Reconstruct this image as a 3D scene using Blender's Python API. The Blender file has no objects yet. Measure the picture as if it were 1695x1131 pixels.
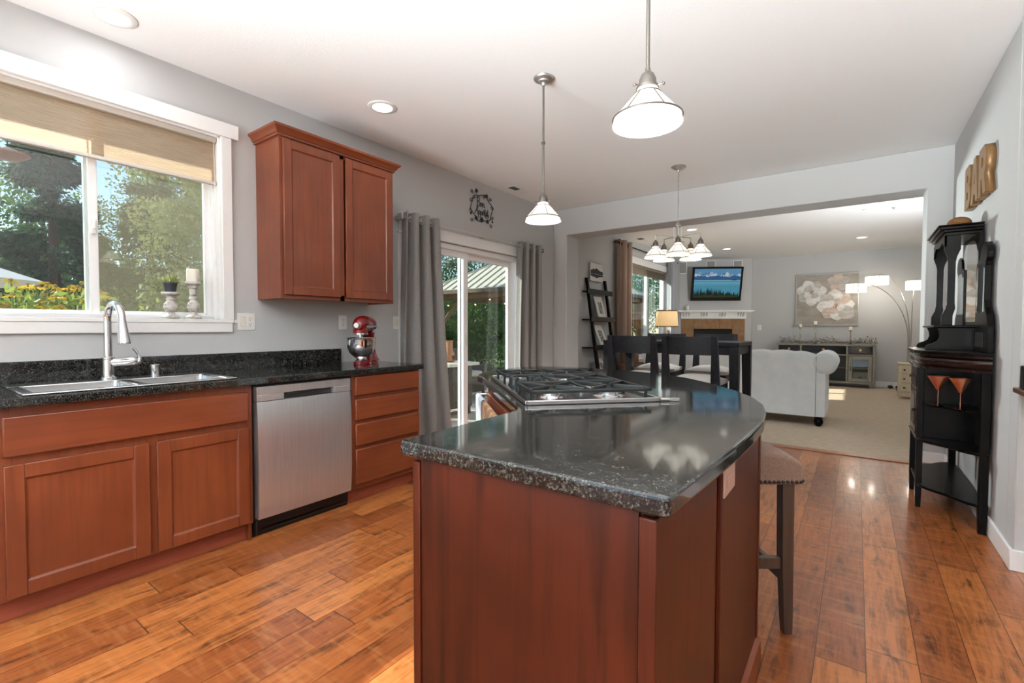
import bpy, bmesh, math, random
import numpy as np
from mathutils import Vector, Matrix
random.seed(7); rng = np.random.default_rng(11)
SC = bpy.context.scene
COL = SC.collection
PI = math.pi
# ------------------------------------------------------------------ camera, sky, sun, exposure
cam_d = bpy.data.cameras.new('camera'); cam = bpy.data.objects.new('camera', cam_d); COL.objects.link(cam)
cam_d.sensor_width = 36; cam_d.lens = 780.9 / 1695 * 36; cam_d.clip_start = .02; cam_d.clip_end = 300
cam.matrix_world = (Matrix.Translation((0, 0, 1.1961)) @ Matrix.Rotation(.6304, 4, 'Z')
                    @ Matrix.Rotation(PI / 2 - .0308, 4, 'X') @ Matrix.Rotation(.0016, 4, 'Z'))
SC.camera = cam
SC.view_settings.view_transform = 'Standard'; SC.view_settings.look = 'None'
SC.view_settings.exposure = 0.95; SC.view_settings.gamma = 1.0; SC.view_settings.use_curve_mapping = False
SC.cycles.use_denoising = True
SC.cycles.max_bounces = 9; SC.cycles.diffuse_bounces = 5; SC.cycles.glossy_bounces = 5
SC.cycles.transparent_max_bounces = 14; SC.cycles.transmission_bounces = 6
SC.cycles.caustics_reflective = False; SC.cycles.caustics_refractive = False
SC.cycles.sample_clamp_indirect = 6.0; SC.cycles.blur_glossy = 0.6
W = bpy.data.worlds.new('sky'); SC.world = W; W.use_nodes = True
wn = W.node_tree.nodes; sk = wn.new('ShaderNodeTexSky'); sk.sky_type = 'NISHITA'
sk.sun_disc = False; sk.sun_elevation = math.radians(33); sk.sun_rotation = math.radians(252); sk.dust_density = .1; sk.ozone_density = 3.0
sk.air_density = 1.0
W.node_tree.links.new(sk.outputs[0], wn['Background'].inputs[0]); wn['Background'].inputs[1].default_value = .15
sd = bpy.data.lights.new('sun', 'SUN'); sd.energy = 6.5; sd.angle = math.radians(.6); sd.color = (1, .95, .86)
sun = bpy.data.objects.new('sun', sd); COL.objects.link(sun)
sun.rotation_euler = Vector((.80, .29, -.545)).to_track_quat('-Z', 'Y').to_euler(); sun.location = (-20, 20, 20)
CAN_W, PEND_W = 1.2, 24.0
def portal(name, loc, rot, sx, sy):
    l = bpy.data.lights.new(name, 'AREA'); l.shape = 'RECTANGLE'; l.size = sx; l.size_y = sy; l.cycles.is_portal = True
    o = bpy.data.objects.new(name, l); o.location = loc; o.rotation_euler = rot; COL.objects.link(o)
portal('portal_kitchen_window', (-3.5, .75, 1.68), (0, -PI / 2, 0), .86, 1.25)
portal('portal_patio_door', (-3.5, 3.78, 1.0), (0, -PI / 2, 0), 2.0, 1.8)
portal('portal_living_window', (-3.5, 9.18, 1.5), (0, -PI / 2, 0), 1.8, 1.95)
# added area light behind the camera, brightens the room from the rear
bl_ = bpy.data.lights.new('rear_fill', 'AREA'); bl_.shape = 'RECTANGLE'; bl_.size = 4.3; bl_.size_y = 2.0; bl_.energy = 14; bl_.color = (.92, .985, 1)
bo = bpy.data.objects.new('rear_fill', bl_); bo.location = (-.3, -3.08, 1.35); bo.rotation_euler = (PI / 2, 0, 0); COL.objects.link(bo)

# added fill: upward area light for the ceiling, spots for the two rooms
def fill_spot(name, loc, aim, watts, cone, blend=1., r=.25):
    l = bpy.data.lights.new(name, 'SPOT'); l.energy = watts; l.spot_size = math.radians(cone); l.spot_blend = blend; l.shadow_soft_size = r; l.color = (.97, .985, 1)
    o = bpy.data.objects.new(name, l); o.location = loc; o.rotation_euler = (Vector(aim) - Vector(loc)).to_track_quat('-Z', 'Y').to_euler(); o.visible_glossy = False; COL.objects.link(o)

gl = bpy.data.lights.new('ceiling_fill', 'AREA'); gl.shape = 'RECTANGLE'; gl.size = 3.2; gl.size_y = 1.6; gl.energy = 225; gl.spread = math.radians(86); gl.color = (.92, .985, 1)
go = bpy.data.objects.new('ceiling_fill', gl); go.location = (-.9, -2.95, 1.0); go.rotation_euler = (PI / 2 + math.radians(43), 0, math.radians(-14)); COL.objects.link(go)  # added area light, tilted up to brighten the ceiling
fill_spot('right_wall_fill', (-3.95, 9.35, 2.0), (.65, 4.35, 1.65), 2100, 34, 1., .45)  # added spot outside the living room window, brightens the right wall
fill_spot('living_fill', (1.6, 6.4, 1.5), (-1.2, 9.4, 3.6), 260, 90)  # added spot standing in for a bounced flash, lifts the living room
# ------------------------------------------------------------------ helpers
ALB = [.80]   # the colours below were read as they appear; surfaces reflect somewhat less than that
KEEP = {'paint_ceiling', 'trim_white', 'vinyl_white', 'white_plastic', 'ivory_plastic', 'alabaster_lit', 'candle_wax'}
def lin(c, raw=False):
    def f(v):
        v /= 255.; return v / 12.92 if v <= .04045 else ((v + .055) / 1.055) ** 2.4
    k = ALB[0] if not raw else 1.
    return (f(c[0]) * k, f(c[1]) * k, f(c[2]) * k, 1)
MATS = {}
def mat(name, col, rough=.5, metal=0., spec=.5, emit=None, estr=0., coat=0., sheen=0., bump=None, trans=0., alpha=1., noise=None, ior=None):
    if name in MATS: return MATS[name]
    m = bpy.data.materials.new(name); m.use_nodes = True; nt = m.node_tree; b = nt.nodes['Principled BSDF']; raw = metal > .5 or name in KEEP
    b.inputs['Base Color'].default_value = lin(col, raw); b.inputs['Roughness'].default_value = rough
    b.inputs['Metallic'].default_value = metal; b.inputs['Specular IOR Level'].default_value = spec
    b.inputs['Coat Weight'].default_value = coat; b.inputs['Coat Roughness'].default_value = .08
    b.inputs['Sheen Weight'].default_value = sheen; b.inputs['Transmission Weight'].default_value = trans
    b.inputs['Alpha'].default_value = alpha
    if ior: b.inputs['IOR'].default_value = ior
    if emit: b.inputs['Emission Color'].default_value = lin(emit, True); b.inputs['Emission Strength'].default_value = estr
    if bump or noise:
        tc = nt.nodes.new('ShaderNodeTexCoord')
    if bump:   # (scale, strength)
        n = nt.nodes.new('ShaderNodeTexNoise'); n.inputs['Scale'].default_value = bump[0]; n.inputs['Detail'].default_value = 3
        bp = nt.nodes.new('ShaderNodeBump'); bp.inputs['Strength'].default_value = bump[1]; bp.inputs['Distance'].default_value = .01
        nt.links.new(tc.outputs['Object'], n.inputs['Vector']); nt.links.new(n.outputs['Fac'], bp.inputs['Height'])
        nt.links.new(bp.outputs['Normal'], b.inputs['Normal'])
    if noise:  # (colour2, scale xyz, low, high)
        mp = nt.nodes.new('ShaderNodeMapping'); mp.inputs['Scale'].default_value = noise[1]
        n = nt.nodes.new('ShaderNodeTexNoise'); n.inputs['Scale'].default_value = 1; n.inputs['Detail'].default_value = 6
        n.inputs['Roughness'].default_value = .6
        r = nt.nodes.new('ShaderNodeMapRange'); r.inputs[1].default_value = noise[2]; r.inputs[2].default_value = noise[3]
        mx = nt.nodes.new('ShaderNodeMix'); mx.data_type = 'RGBA'
        mx.inputs[6].default_value = lin(col, raw); mx.inputs[7].default_value = lin(noise[0], raw)
        nt.links.new(tc.outputs['Object'], mp.inputs['Vector']); nt.links.new(mp.outputs[0], n.inputs['Vector'])
        nt.links.new(n.outputs['Fac'], r.inputs[0]); nt.links.new(r.outputs[0], mx.inputs[0])
        nt.links.new(mx.outputs[2], b.inputs['Base Color'])
    MATS[name] = m; return m
def wood(name, c1, c2, c3, axis='z', rough=.32, sc=1., coat=.25, gr=1.):
    """streaky stained wood: c1 base, c2 dark grain, c3 broad tone"""
    if name in MATS: return MATS[name]
    m = mat(name, c1, rough, coat=coat); nt = m.node_tree; b = nt.nodes['Principled BSDF']; N = nt.nodes.new; L = nt.links.new
    tc = N('ShaderNodeTexCoord'); mp = N('ShaderNodeMapping')
    s = {'z': (42, 42, 2.2), 'y': (42, 2.2, 42), 'x': (2.2, 42, 42)}[axis]; mp.inputs['Scale'].default_value = [v * sc for v in s]
    n1 = N('ShaderNodeTexNoise'); n1.inputs['Scale'].default_value = 1; n1.inputs['Detail'].default_value = 7; n1.inputs['Distortion'].default_value = .6
    n2 = N('ShaderNodeTexNoise'); n2.inputs['Scale'].default_value = 2.6; n2.inputs['Detail'].default_value = 3
    r1 = N('ShaderNodeMapRange'); r1.inputs[1].default_value = .42; r1.inputs[2].default_value = .72; r1.inputs[4].default_value = gr
    r2 = N('ShaderNodeMapRange'); r2.inputs[1].default_value = .36; r2.inputs[2].default_value = .66
    a = N('ShaderNodeMix'); a.data_type = 'RGBA'; a.inputs[6].default_value = lin(c1); a.inputs[7].default_value = lin(c3)
    c = N('ShaderNodeMix'); c.data_type = 'RGBA'; c.inputs[7].default_value = lin(c2)
    L(tc.outputs['Object'], mp.inputs[0]); L(mp.outputs[0], n1.inputs['Vector']); L(tc.outputs['Object'], n2.inputs['Vector'])
    L(n2.outputs['Fac'], r2.inputs[0]); L(r2.outputs[0], a.inputs[0]); L(n1.outputs['Fac'], r1.inputs[0]); L(r1.outputs[0], c.inputs[0])
    L(a.outputs[2], c.inputs[6]); L(c.outputs[2], b.inputs['Base Color'])
    return m
def glass_mat(name, tint=(255, 255, 255), refl=1.0):
    if name in MATS: return MATS[name]
    m = bpy.data.materials.new(name); m.use_nodes = True; nt = m.node_tree; nt.nodes.clear(); N = nt.nodes.new; L = nt.links.new
    o = N('ShaderNodeOutputMaterial'); t = N('ShaderNodeBsdfTransparent'); t.inputs[0].default_value = lin(tint, True)
    g = N('ShaderNodeBsdfGlossy'); g.inputs['Roughness'].default_value = .0
    fr = N('ShaderNodeLayerWeight'); pw = N('ShaderNodeMath'); pw.operation = 'POWER'; pw.inputs[1].default_value = 4.0
    mu = N('ShaderNodeMath'); mu.operation = 'MULTIPLY_ADD'; mu.inputs[1].default_value = .75 * refl; mu.inputs[2].default_value = .06 * refl
    mx = N('ShaderNodeMixShader'); L(fr.outputs['Facing'], pw.inputs[0]); L(pw.outputs[0], mu.inputs[0]); L(mu.outputs[0], mx.inputs[0]); L(t.outputs[0], mx.inputs[1]); L(g.outputs[0], mx.inputs[2])
    L(mx.outputs[0], o.inputs[0]); MATS[name] = m; return m
def cloth_mat(name, col, tr=.3, rough=.9, weave=None, col2=None, mixsc=None):
    if name in MATS: return MATS[name]
    m = mat(name, col, rough, spec=.2, sheen=.15, bump=weave, noise=(col2, mixsc, .35, .65) if col2 else None)
    nt = m.node_tree; b = nt.nodes['Principled BSDF']; o = nt.nodes['Material Output']
    if tr > 0:
        t = nt.nodes.new('ShaderNodeBsdfTranslucent'); t.inputs[0].default_value = lin(col)
        mx = nt.nodes.new('ShaderNodeMixShader'); mx.inputs[0].default_value = tr
        nt.links.new(b.outputs[0], mx.inputs[1]); nt.links.new(t.outputs[0], mx.inputs[2]); nt.links.new(mx.outputs[0], o.inputs[0])
    return m
BM = bmesh.new
def box(bm, x0, x1, y0, y1, z0, z1, M=None, mi=0):
    vs = [bm.verts.new(v) for v in ((x0, y0, z0), (x1, y0, z0), (x1, y1, z0), (x0, y1, z0), (x0, y0, z1), (x1, y0, z1), (x1, y1, z1), (x0, y1, z1))]
    for f in ((0, 3, 2, 1), (4, 5, 6, 7), (0, 1, 5, 4), (1, 2, 6, 5), (2, 3, 7, 6), (3, 0, 4, 7)):
        bm.faces.new([vs[i] for i in f]).material_index = mi
    if M is not None: bmesh.ops.transform(bm, matrix=M, verts=vs)
    return vs
def frame_of(d):
    d = Vector(d).normalized(); u = Vector((0, 0, 1)) if abs(d.z) < .95 else Vector((1, 0, 0))
    a = d.cross(u).normalized(); return a, d.cross(a).normalized(), d
def cyl(bm, p0, p1, r0, r1=None, n=16, caps=True, mi=0):
    r1 = r0 if r1 is None else r1; p0, p1 = Vector(p0), Vector(p1); a, b, _ = frame_of(p1 - p0); R = []
    for p, r in ((p0, r0), (p1, r1)):
        R.append([bm.verts.new(p + (a * math.cos(t) + b * math.sin(t)) * r) for t in [2 * PI * i / n for i in range(n)]])
    for i in range(n): bm.faces.new((R[0][i], R[0][(i + 1) % n], R[1][(i + 1) % n], R[1][i])).material_index = mi
    if caps:
        bm.faces.new(R[0][::-1]).material_index = mi; bm.faces.new(R[1]).material_index = mi
def tube(bm, pts, r, n=8, closed=False, caps=True, mi=0):
    P = [Vector(p) for p in pts]; k = len(P); R = []; rr = r if hasattr(r, '__len__') else [r] * k; prev = None
    for i, p in enumerate(P):
        d = (P[(i + 1) % k] - P[i - 1]) if closed else (P[min(i + 1, k - 1)] - P[max(i - 1, 0)])
        if d.length < 1e-9: d = Vector((0, 0, 1))
        d.normalize()
        if prev is None: a = frame_of(d)[0]
        else:
            a = prev - d * prev.dot(d)
            a = a.normalized() if a.length > 1e-6 else frame_of(d)[0]
        prev = a; b = d.cross(a)
        R.append([bm.verts.new(p + (a * math.cos(t) + b * math.sin(t)) * rr[i]) for t in [2 * PI * j / n for j in range(n)]])
    for i in range(k if closed else k - 1):
        A, B = R[i], R[(i + 1) % k]
        for j in range(n): bm.faces.new((A[j], A[(j + 1) % n], B[(j + 1) % n], B[j])).material_index = mi
    if caps and not closed:
        bm.faces.new(R[0][::-1]).material_index = mi; bm.faces.new(R[-1]).material_index = mi
def lathe(bm, prof, c=(0, 0, 0), n=24, M=None, cap=True, mi=0):
    c = Vector(c); rings = []; vs = []
    for r, z in prof:
        ring = [bm.verts.new((r * math.cos(2 * PI * i / n), r * math.sin(2 * PI * i / n), z)) for i in range(n)]; rings.append(ring); vs += ring
    for A, B in zip(rings, rings[1:]):
        for i in range(n): bm.faces.new((A[i], A[(i + 1) % n], B[(i + 1) % n], B[i])).material_index = mi
    if cap:
        if prof[0][0] > 1e-4: bm.faces.new(rings[0][::-1]).material_index = mi
        if prof[-1][0] > 1e-4: bm.faces.new(rings[-1]).material_index = mi
    T = Matrix.Translation(c) @ (M if M is not None else Matrix.Identity(4))
    bmesh.ops.transform(bm, matrix=T, verts=vs)
def prism(bm, poly, axis, a0, a1, M=None, mi=0):
    """extrude polygon (pairs) along axis; pairs are the two other axes in xyz order"""
    def P(p, a): return {'x': (a, p[0], p[1]), 'y': (p[0], a, p[1]), 'z': (p[0], p[1], a)}[axis]
    A = [bm.verts.new(P(p, a0)) for p in poly]; B = [bm.verts.new(P(p, a1)) for p in poly]; n = len(poly)
    fs = [bm.faces.new(A[::-1]), bm.faces.new(B)]
    fs += [bm.faces.new((A[i], A[(i + 1) % n], B[(i + 1) % n], B[i])) for i in range(n)]
    for f in fs: f.material_index = mi
    if M is not None: bmesh.ops.transform(bm, matrix=M, verts=A + B)
    return fs
def ball(bm, c, r, s=(1, 1, 1), n=14, m=9, mi=0, M=None):
    prof = [(r * math.sin(PI * i / m), -r * math.cos(PI * i / m)) for i in range(m + 1)]
    prof[0] = (1e-5, -r); prof[-1] = (1e-5, r)
    T = Matrix.Diagonal((s[0], s[1], s[2], 1))
    lathe(bm, prof, c, n, (M @ T) if M is not None else T, False, mi)
ROOTM = {}
def props(o, label=None, cat=None, group=None, kind=None):
    if label: o['label'] = label
    if cat: o['category'] = cat
    if group: o['group'] = group
    if kind: o['kind'] = kind
def thing(name, label, cat, loc=(0, 0, 0), rotz=0., group=None):
    o = bpy.data.objects.new(name, None); o.empty_display_size = .1; COL.objects.link(o)
    o.location = loc; o.rotation_euler = (0, 0, rotz); props(o, label, cat, group)
    ROOTM[o] = Matrix.Translation(loc) @ Matrix.Rotation(rotz, 4, 'Z'); return o
def wm(o):
    M = Matrix.Identity(4)
    while o is not None:
        M = ROOTM.get(o, Matrix.Identity(4)) @ M; o = o.parent
    return M
def obj(name, bm, m, parent=None, local=False, bev=0., segs=2, smooth=True, ang=35, label=None, cat=None, group=None, kind=None, solid=0., sub=0, loc=None):
    """one mesh object.  Geometry is given in world coordinates (or in the parent's own when local)"""
    if parent is not None and not local:
        bmesh.ops.transform(bm, matrix=wm(parent).inverted(), verts=bm.verts[:])
    if loc is not None:
        bmesh.ops.translate(bm, vec=-Vector(loc), verts=bm.verts[:])
    bmesh.ops.recalc_face_normals(bm, faces=bm.faces[:])
    me = bpy.data.meshes.new(name); bm.to_mesh(me); bm.free()
    for q in (m if isinstance(m, (list, tuple)) else [m]): me.materials.append(q)
    if smooth:
        me.shade_smooth(); me.set_sharp_from_angle(angle=math.radians(ang))
    o = bpy.data.objects.new(name, me); COL.objects.link(o)
    if parent is not None: o.parent = parent
    if loc is not None: o.location = loc; ROOTM[o] = Matrix.Translation(loc)
    if solid: md = o.modifiers.new('solid', 'SOLIDIFY'); md.thickness = solid; md.offset = 0
    if sub: md = o.modifiers.new('sub', 'SUBSURF'); md.levels = sub; md.render_levels = sub
    if bev:
        md = o.modifiers.new('bevel', 'BEVEL'); md.width = bev; md.segments = segs; md.limit_method = 'ANGLE'; md.angle_limit = math.radians(40)
    props(o, label, cat, group, kind); return o
def struct(name, bm, m, parent=None, **k):
    return obj(name, bm, m, parent, kind=None if parent is not None else 'structure', **k)
def boxes(*bs):
    bm = BM()
    for b in bs: box(bm, *b)
    return bm
def dup(root, loc, rotz=0., label=None, group=None):
    r = root.copy(); COL.objects.link(r); r.location = loc; r.rotation_euler = (0, 0, rotz)
    ROOTM[r] = Matrix.Translation(loc) @ Matrix.Rotation(rotz, 4, 'Z')
    if label: r['label'] = label
    if group: r['group'] = group
    for ch in list(root.children):
        c = ch.copy(); COL.objects.link(c); c.parent = r
        for g in ch.children:
            d = g.copy(); COL.objects.link(d); d.parent = c
    return r
def rawmesh(name, V, Fc, m, parent=None, local=False, smooth=False, **k):
    V = np.asarray(V, dtype=np.float64)
    if parent is not None and not local:
        Mi = np.array(wm(parent).inverted()); V = V @ Mi[:3, :3].T + Mi[:3, 3]
    me = bpy.data.meshes.new(name); me.from_pydata(V.tolist(), [], Fc if isinstance(Fc, list) else Fc.tolist())
    for q in (m if isinstance(m, (list, tuple)) else [m]): me.materials.append(q)
    if smooth: me.shade_smooth()
    o = bpy.data.objects.new(name, me); COL.objects.link(o)
    if parent is not None: o.parent = parent
    props(o, **k); return o
def panel_door(bm, x0, x1, y0, y1, z0, z1, rail=.055, inset=.008):
    """shaker door, face towards +x, in the y/z plane"""
    box(bm, x0, x1, y0, y0 + rail, z0, z1); box(bm, x0, x1, y1 - rail, y1, z0, z1)
    box(bm, x0, x1, y0 + rail, y1 - rail, z0, z0 + rail); box(bm, x0, x1, y0 + rail, y1 - rail, z1 - rail, z1)
    # chamfered inner lip and recessed panel
    a, b, c, d = y0 + rail, y1 - rail, z0 + rail, z1 - rail; e = .006; xi = x1 - inset
    O = [bm.verts.new((x1 - .001, p, q)) for p, q in ((a, c), (b, c), (b, d), (a, d))]
    I = [bm.verts.new((xi, p, q)) for p, q in ((a + e, c + e), (b - e, c + e), (b - e, d - e), (a + e, d - e))]
    for i in range(4): bm.faces.new((O[i], O[(i + 1) % 4], I[(i + 1) % 4], I[i]))
    bm.faces.new(I)
def smooth_poly(P, it=2):
    for _ in range(it):
        Q = []
        for i in range(len(P)):
            a, b = Vector(P[i]), Vector(P[(i + 1) % len(P)]); Q += [tuple(a * .75 + b * .25), tuple(a * .25 + b * .75)]
        P = Q
    return P

# ------------------------------------------------------------------ materials
M_wall = mat('paint_grey', (208, 208, 208), .75, spec=.25, bump=(220, .06))
M_ceil = mat('paint_ceiling', (238, 238, 238), .85, spec=.2, bump=(120, .08))
M_trim = mat('trim_white', (236, 236, 235), .38, spec=.4)
M_vinyl = mat('vinyl_white', (238, 239, 240), .3)
M_cab_v = wood('cherry_vertical', (142, 73, 42), (102, 48, 26), (122, 59, 34), 'z', .34, 1., .2, .5)
M_cab_h = wood('cherry_horizontal', (146, 75, 43), (106, 50, 27), (126, 61, 35), 'y', .34, 1., .2, .5)
M_cab_d = wood('cherry_dark', (90, 38, 20), (56, 23, 12), (76, 31, 17), 'z', .36, 1., .08, .6)
M_toe = mat('toe_red', (168, 86, 60), .5, noise=((140, 66, 46), (6, 6, 60), .3, .7))
M_steel = mat('stainless', (220, 221, 223), .27, .84, noise=((206, 207, 210), (3, 90, 3), .3, .7))
nt = M_steel.node_tree; tg = nt.nodes.new('ShaderNodeTangent'); tg.direction_type = 'RADIAL'; tg.axis = 'Z'; pb = nt.nodes['Principled BSDF']; pb.inputs['Anisotropic'].default_value = .85; pb.inputs['Roughness'].default_value = .36; nt.links.new(tg.outputs[0], pb.inputs['Tangent'])
M_steel2 = mat('stainless_plain', (205, 206, 207), .2, 1.)
M_chrome = mat('chrome', (222, 222, 224), .08, 1.)
M_nickel = mat('brushed_nickel', (190, 187, 182), .34, .85)
M_rod = mat('rod_bronze_nickel', (120, 115, 109), .36, .85)
M_black = mat('black_plastic', (18, 18, 19), .4)
M_iron = mat('cast_iron', (34, 39, 39), .36)
M_white = mat('white_plastic', (232, 230, 226), .4)
M_ivory = mat('ivory_plastic', (222, 218, 204), .4)
M_slot = mat('outlet_slots', (70, 68, 66), .6)
M_blackwood = mat('black_lacquer', (9, 8, 8), .3, spec=.14, coat=.03, noise=((26, 21, 18), (8, 8, 8), .4, .7))
M_tblwood = mat('espresso_wood', (22, 22, 25), .42, spec=.2, noise=((42, 42, 46), (60, 8, 60), .4, .75))
M_red = mat('red_enamel', (128, 9, 16), .14, coat=.5)
M_glass = glass_mat('window_glass', (246, 250, 248), 1.0)
M_mirror = mat('mirror', (225, 228, 228), .03, 1.)
M_curt = cloth_mat('curtain_grey', (184, 180, 176), .25, weave=(420, .25), col2=(160, 157, 155), mixsc=(260, 260, 60))
M_taupe = cloth_mat('curtain_taupe', (190, 164, 146), .25, weave=(380, .2))
M_sheer = cloth_mat('curtain_white', (224, 226, 230), .45)
M_lampglass = mat('alabaster_lit', (245, 243, 238), .3, emit=(255, 247, 232), estr=.2)
nt = M_lampglass.node_tree; t_ = nt.nodes.new('ShaderNodeBsdfTranslucent'); t_.inputs[0].default_value = lin((250, 248, 244), True); mx_ = nt.nodes.new('ShaderNodeMixShader'); mx_.inputs[0].default_value = .6
nt.links.new(nt.nodes['Principled BSDF'].outputs[0], mx_.inputs[1]); nt.links.new(t_.outputs[0], mx_.inputs[2]); nt.links.new(mx_.outputs[0], nt.nodes['Material Output'].inputs[0])
M_bulb = mat('bulb_lit', (255, 250, 240), .3, emit=(255, 244, 224), estr=3)
M_can = mat('can_diffuser_lit', (255, 255, 255), .4, emit=(255, 250, 242), estr=2.0)
def granite():
    m = mat('black_granite', (20, 21, 21), .07, spec=.6); nt = m.node_tree; b = nt.nodes['Principled BSDF']; N = nt.nodes.new; L = nt.links.new
    tc = N('ShaderNodeTexCoord'); n = N('ShaderNodeTexNoise'); n.inputs['Scale'].default_value = 190; n.inputs['Detail'].default_value = 5; n.inputs['Roughness'].default_value = .72
    n2 = N('ShaderNodeTexNoise'); n2.inputs['Scale'].default_value = 38; n2.inputs['Detail'].default_value = 3
    ad = N('ShaderNodeMath'); ad.operation = 'MULTIPLY_ADD'; ad.inputs[1].default_value = .22; ad.inputs[2].default_value = -.11; a2 = N('ShaderNodeMath'); a2.operation = 'ADD'
    cr = N('ShaderNodeValToRGB'); e = cr.color_ramp.elements
    e[0].position = .40; e[0].color = lin((12, 13, 13)); e[1].position = .76; e[1].color = lin((140, 136, 126))
    x = cr.color_ramp.elements.new(.54); x.color = lin((44, 45, 44))
    L(tc.outputs['Object'], n.inputs['Vector']); L(tc.outputs['Object'], n2.inputs['Vector']); L(n2.outputs['Fac'], ad.inputs[0]); L(ad.outputs[0], a2.inputs[0]); L(n.outputs['Fac'], a2.inputs[1]); L(a2.outputs[0], cr.inputs[0]); L(cr.outputs[0], b.inputs['Base Color'])
    return m
M_granite = granite()
def planks():
    m = mat('hand_scraped_planks', (160, 95, 50), .28, spec=.45, coat=.15); nt = m.node_tree; b = nt.nodes['Principled BSDF']; N = nt.nodes.new; L = nt.links.new
    tc = N('ShaderNodeTexCoord'); sp = N('ShaderNodeSeparateXYZ'); L(tc.outputs['Object'], sp.inputs[0])
    def mth(op, a, bb=None):
        q = N('ShaderNodeMath'); q.operation = op
        for i, s in enumerate((a, bb)):
            if s is None: continue
            if isinstance(s, (int, float)): q.inputs[i].default_value = s
            else: L(s, q.inputs[i])
        return q.outputs[0]
    xs = mth('DIVIDE', mth('SUBTRACT', sp.outputs[0], .05), .1503); row = mth('FLOOR', xs); fx = mth('FRACT', xs)
    wn_ = N('ShaderNodeTexWhiteNoise'); wn_.noise_dimensions = '1D'; L(row, wn_.inputs['W'])
    ys = mth('DIVIDE', mth('ADD', sp.outputs[1], mth('MULTIPLY', wn_.outputs['Value'], 7.3)), 1.07); ry = mth('FLOOR', ys); fy = mth('FRACT', ys)
    cv = N('ShaderNodeCombineXYZ'); L(row, cv.inputs[0]); L(ry, cv.inputs[1])
    w2 = N('ShaderNodeTexWhiteNoise'); w2.noise_dimensions = '3D'; L(cv.outputs[0], w2.inputs['Vector'])
    # plank-local coordinates for the grain
    c3 = N('ShaderNodeCombineXYZ'); L(mth('ADD', mth('MULTIPLY', sp.outputs[0], 58.), mth('MULTIPLY', w2.outputs['Value'], 57.)), c3.inputs[0]); L(mth('MULTIPLY', sp.outputs[1], 5.0), c3.inputs[1]); L(w2.outputs['Value'], c3.inputs[2])
    g = N('ShaderNodeTexNoise'); g.inputs['Scale'].default_value = 1; g.inputs['Detail'].default_value = 8; g.inputs['Roughness'].default_value = .62; g.inputs['Distortion'].default_value = .5; L(c3.outputs[0], g.inputs['Vector'])
    c4 = N('ShaderNodeCombineXYZ'); L(mth('ADD', mth('MULTIPLY', sp.outputs[0], 17.), mth('MULTIPLY', w2.outputs['Value'], 31.)), c4.inputs[0]); L(mth('MULTIPLY', sp.outputs[1], 4.4), c4.inputs[1])
    kn = N('ShaderNodeTexNoise'); kn.inputs['Scale'].default_value = 1; kn.inputs['Detail'].default_value = 6; kn.inputs['Roughness'].default_value = .68; kn.inputs['Distortion'].default_value = .5; L(c4.outputs[0], kn.inputs['Vector'])
    cr = N('ShaderNodeValToRGB'); e = cr.color_ramp.elements; e[0].position = 0; e[0].color = lin((150, 82, 42)); e[1].position = 1; e[1].color = lin((204, 127, 68))
    q = e.new(.55); q.color = lin((176, 102, 52)); L(w2.outputs['Value'], cr.inputs[0])
    r1 = N('ShaderNodeMapRange'); r1.inputs[1].default_value = .45; r1.inputs[2].default_value = .75; L(g.outputs['Fac'], r1.inputs[0])
    m1 = N('ShaderNodeMix'); m1.data_type = 'RGBA'; m1.inputs[7].default_value = lin((104, 52, 24)); L(mth('MULTIPLY', r1.outputs[0], .8), m1.inputs[0]); L(cr.outputs[0], m1.inputs[6])
    r2 = N('ShaderNodeMapRange'); r2.inputs[1].default_value = .52; r2.inputs[2].default_value = .70; L(kn.outputs['Fac'], r2.inputs[0])
    m2 = N('ShaderNodeMix'); m2.data_type = 'RGBA'; m2.inputs[7].default_value = lin((42, 21, 11)); L(mth('MULTIPLY', r2.outputs[0], .82), m2.inputs[0]); L(m1.outputs[2], m2.inputs[6])
    c6 = N('ShaderNodeCombineXYZ'); L(mth('ADD', mth('MULTIPLY', sp.outputs[0], 5.), mth('MULTIPLY', w2.outputs['Value'], 19.)), c6.inputs[0]); L(mth('MULTIPLY', sp.outputs[1], 30.), c6.inputs[1])
    fg = N('ShaderNodeTexNoise'); fg.inputs['Scale'].default_value = 1; fg.inputs['Detail'].default_value = 2; L(c6.outputs[0], fg.inputs['Vector'])
    r3 = N('ShaderNodeMapRange'); r3.inputs[1].default_value = .5; r3.inputs[2].default_value = .75; L(fg.outputs['Fac'], r3.inputs[0])
    m4 = N('ShaderNodeMix'); m4.data_type = 'RGBA'; m4.inputs[7].default_value = lin((222, 156, 98)); L(mth('MULTIPLY', r3.outputs[0], .28), m4.inputs[0]); L(m2.outputs[2], m4.inputs[6]); m2 = m4
    # seams
    ex = mth('MINIMUM', fx, mth('SUBTRACT', 1., fx)); ey = mth('MINIMUM', fy, mth('SUBTRACT', 1., fy))
    sx = mth('LESS_THAN', ex, .011); sy = mth('LESS_THAN', ey, .0022); se = mth('MAXIMUM', sx, sy)
    m3 = N('ShaderNodeMix'); m3.data_type = 'RGBA'; m3.inputs[7].default_value = lin((46, 24, 13)); L(mth('MULTIPLY', se, .75), m3.inputs[0]); L(m2.outputs[2], m3.inputs[6])
    L(m3.outputs[2], b.inputs['Base Color'])
    # scraped surface
    c5 = N('ShaderNodeCombineXYZ'); L(mth('ADD', mth('MULTIPLY', sp.outputs[0], 10.), mth('MULTIPLY', w2.outputs['Value'], 13.)), c5.inputs[0]); L(mth('MULTIPLY', sp.outputs[1], 22.), c5.inputs[1])
    sc = N('ShaderNodeTexNoise'); sc.inputs['Scale'].default_value = 1; sc.inputs['Detail'].default_value = 2; sc.inputs['Distortion'].default_value = .8; L(c5.outputs[0], sc.inputs['Vector'])
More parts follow.
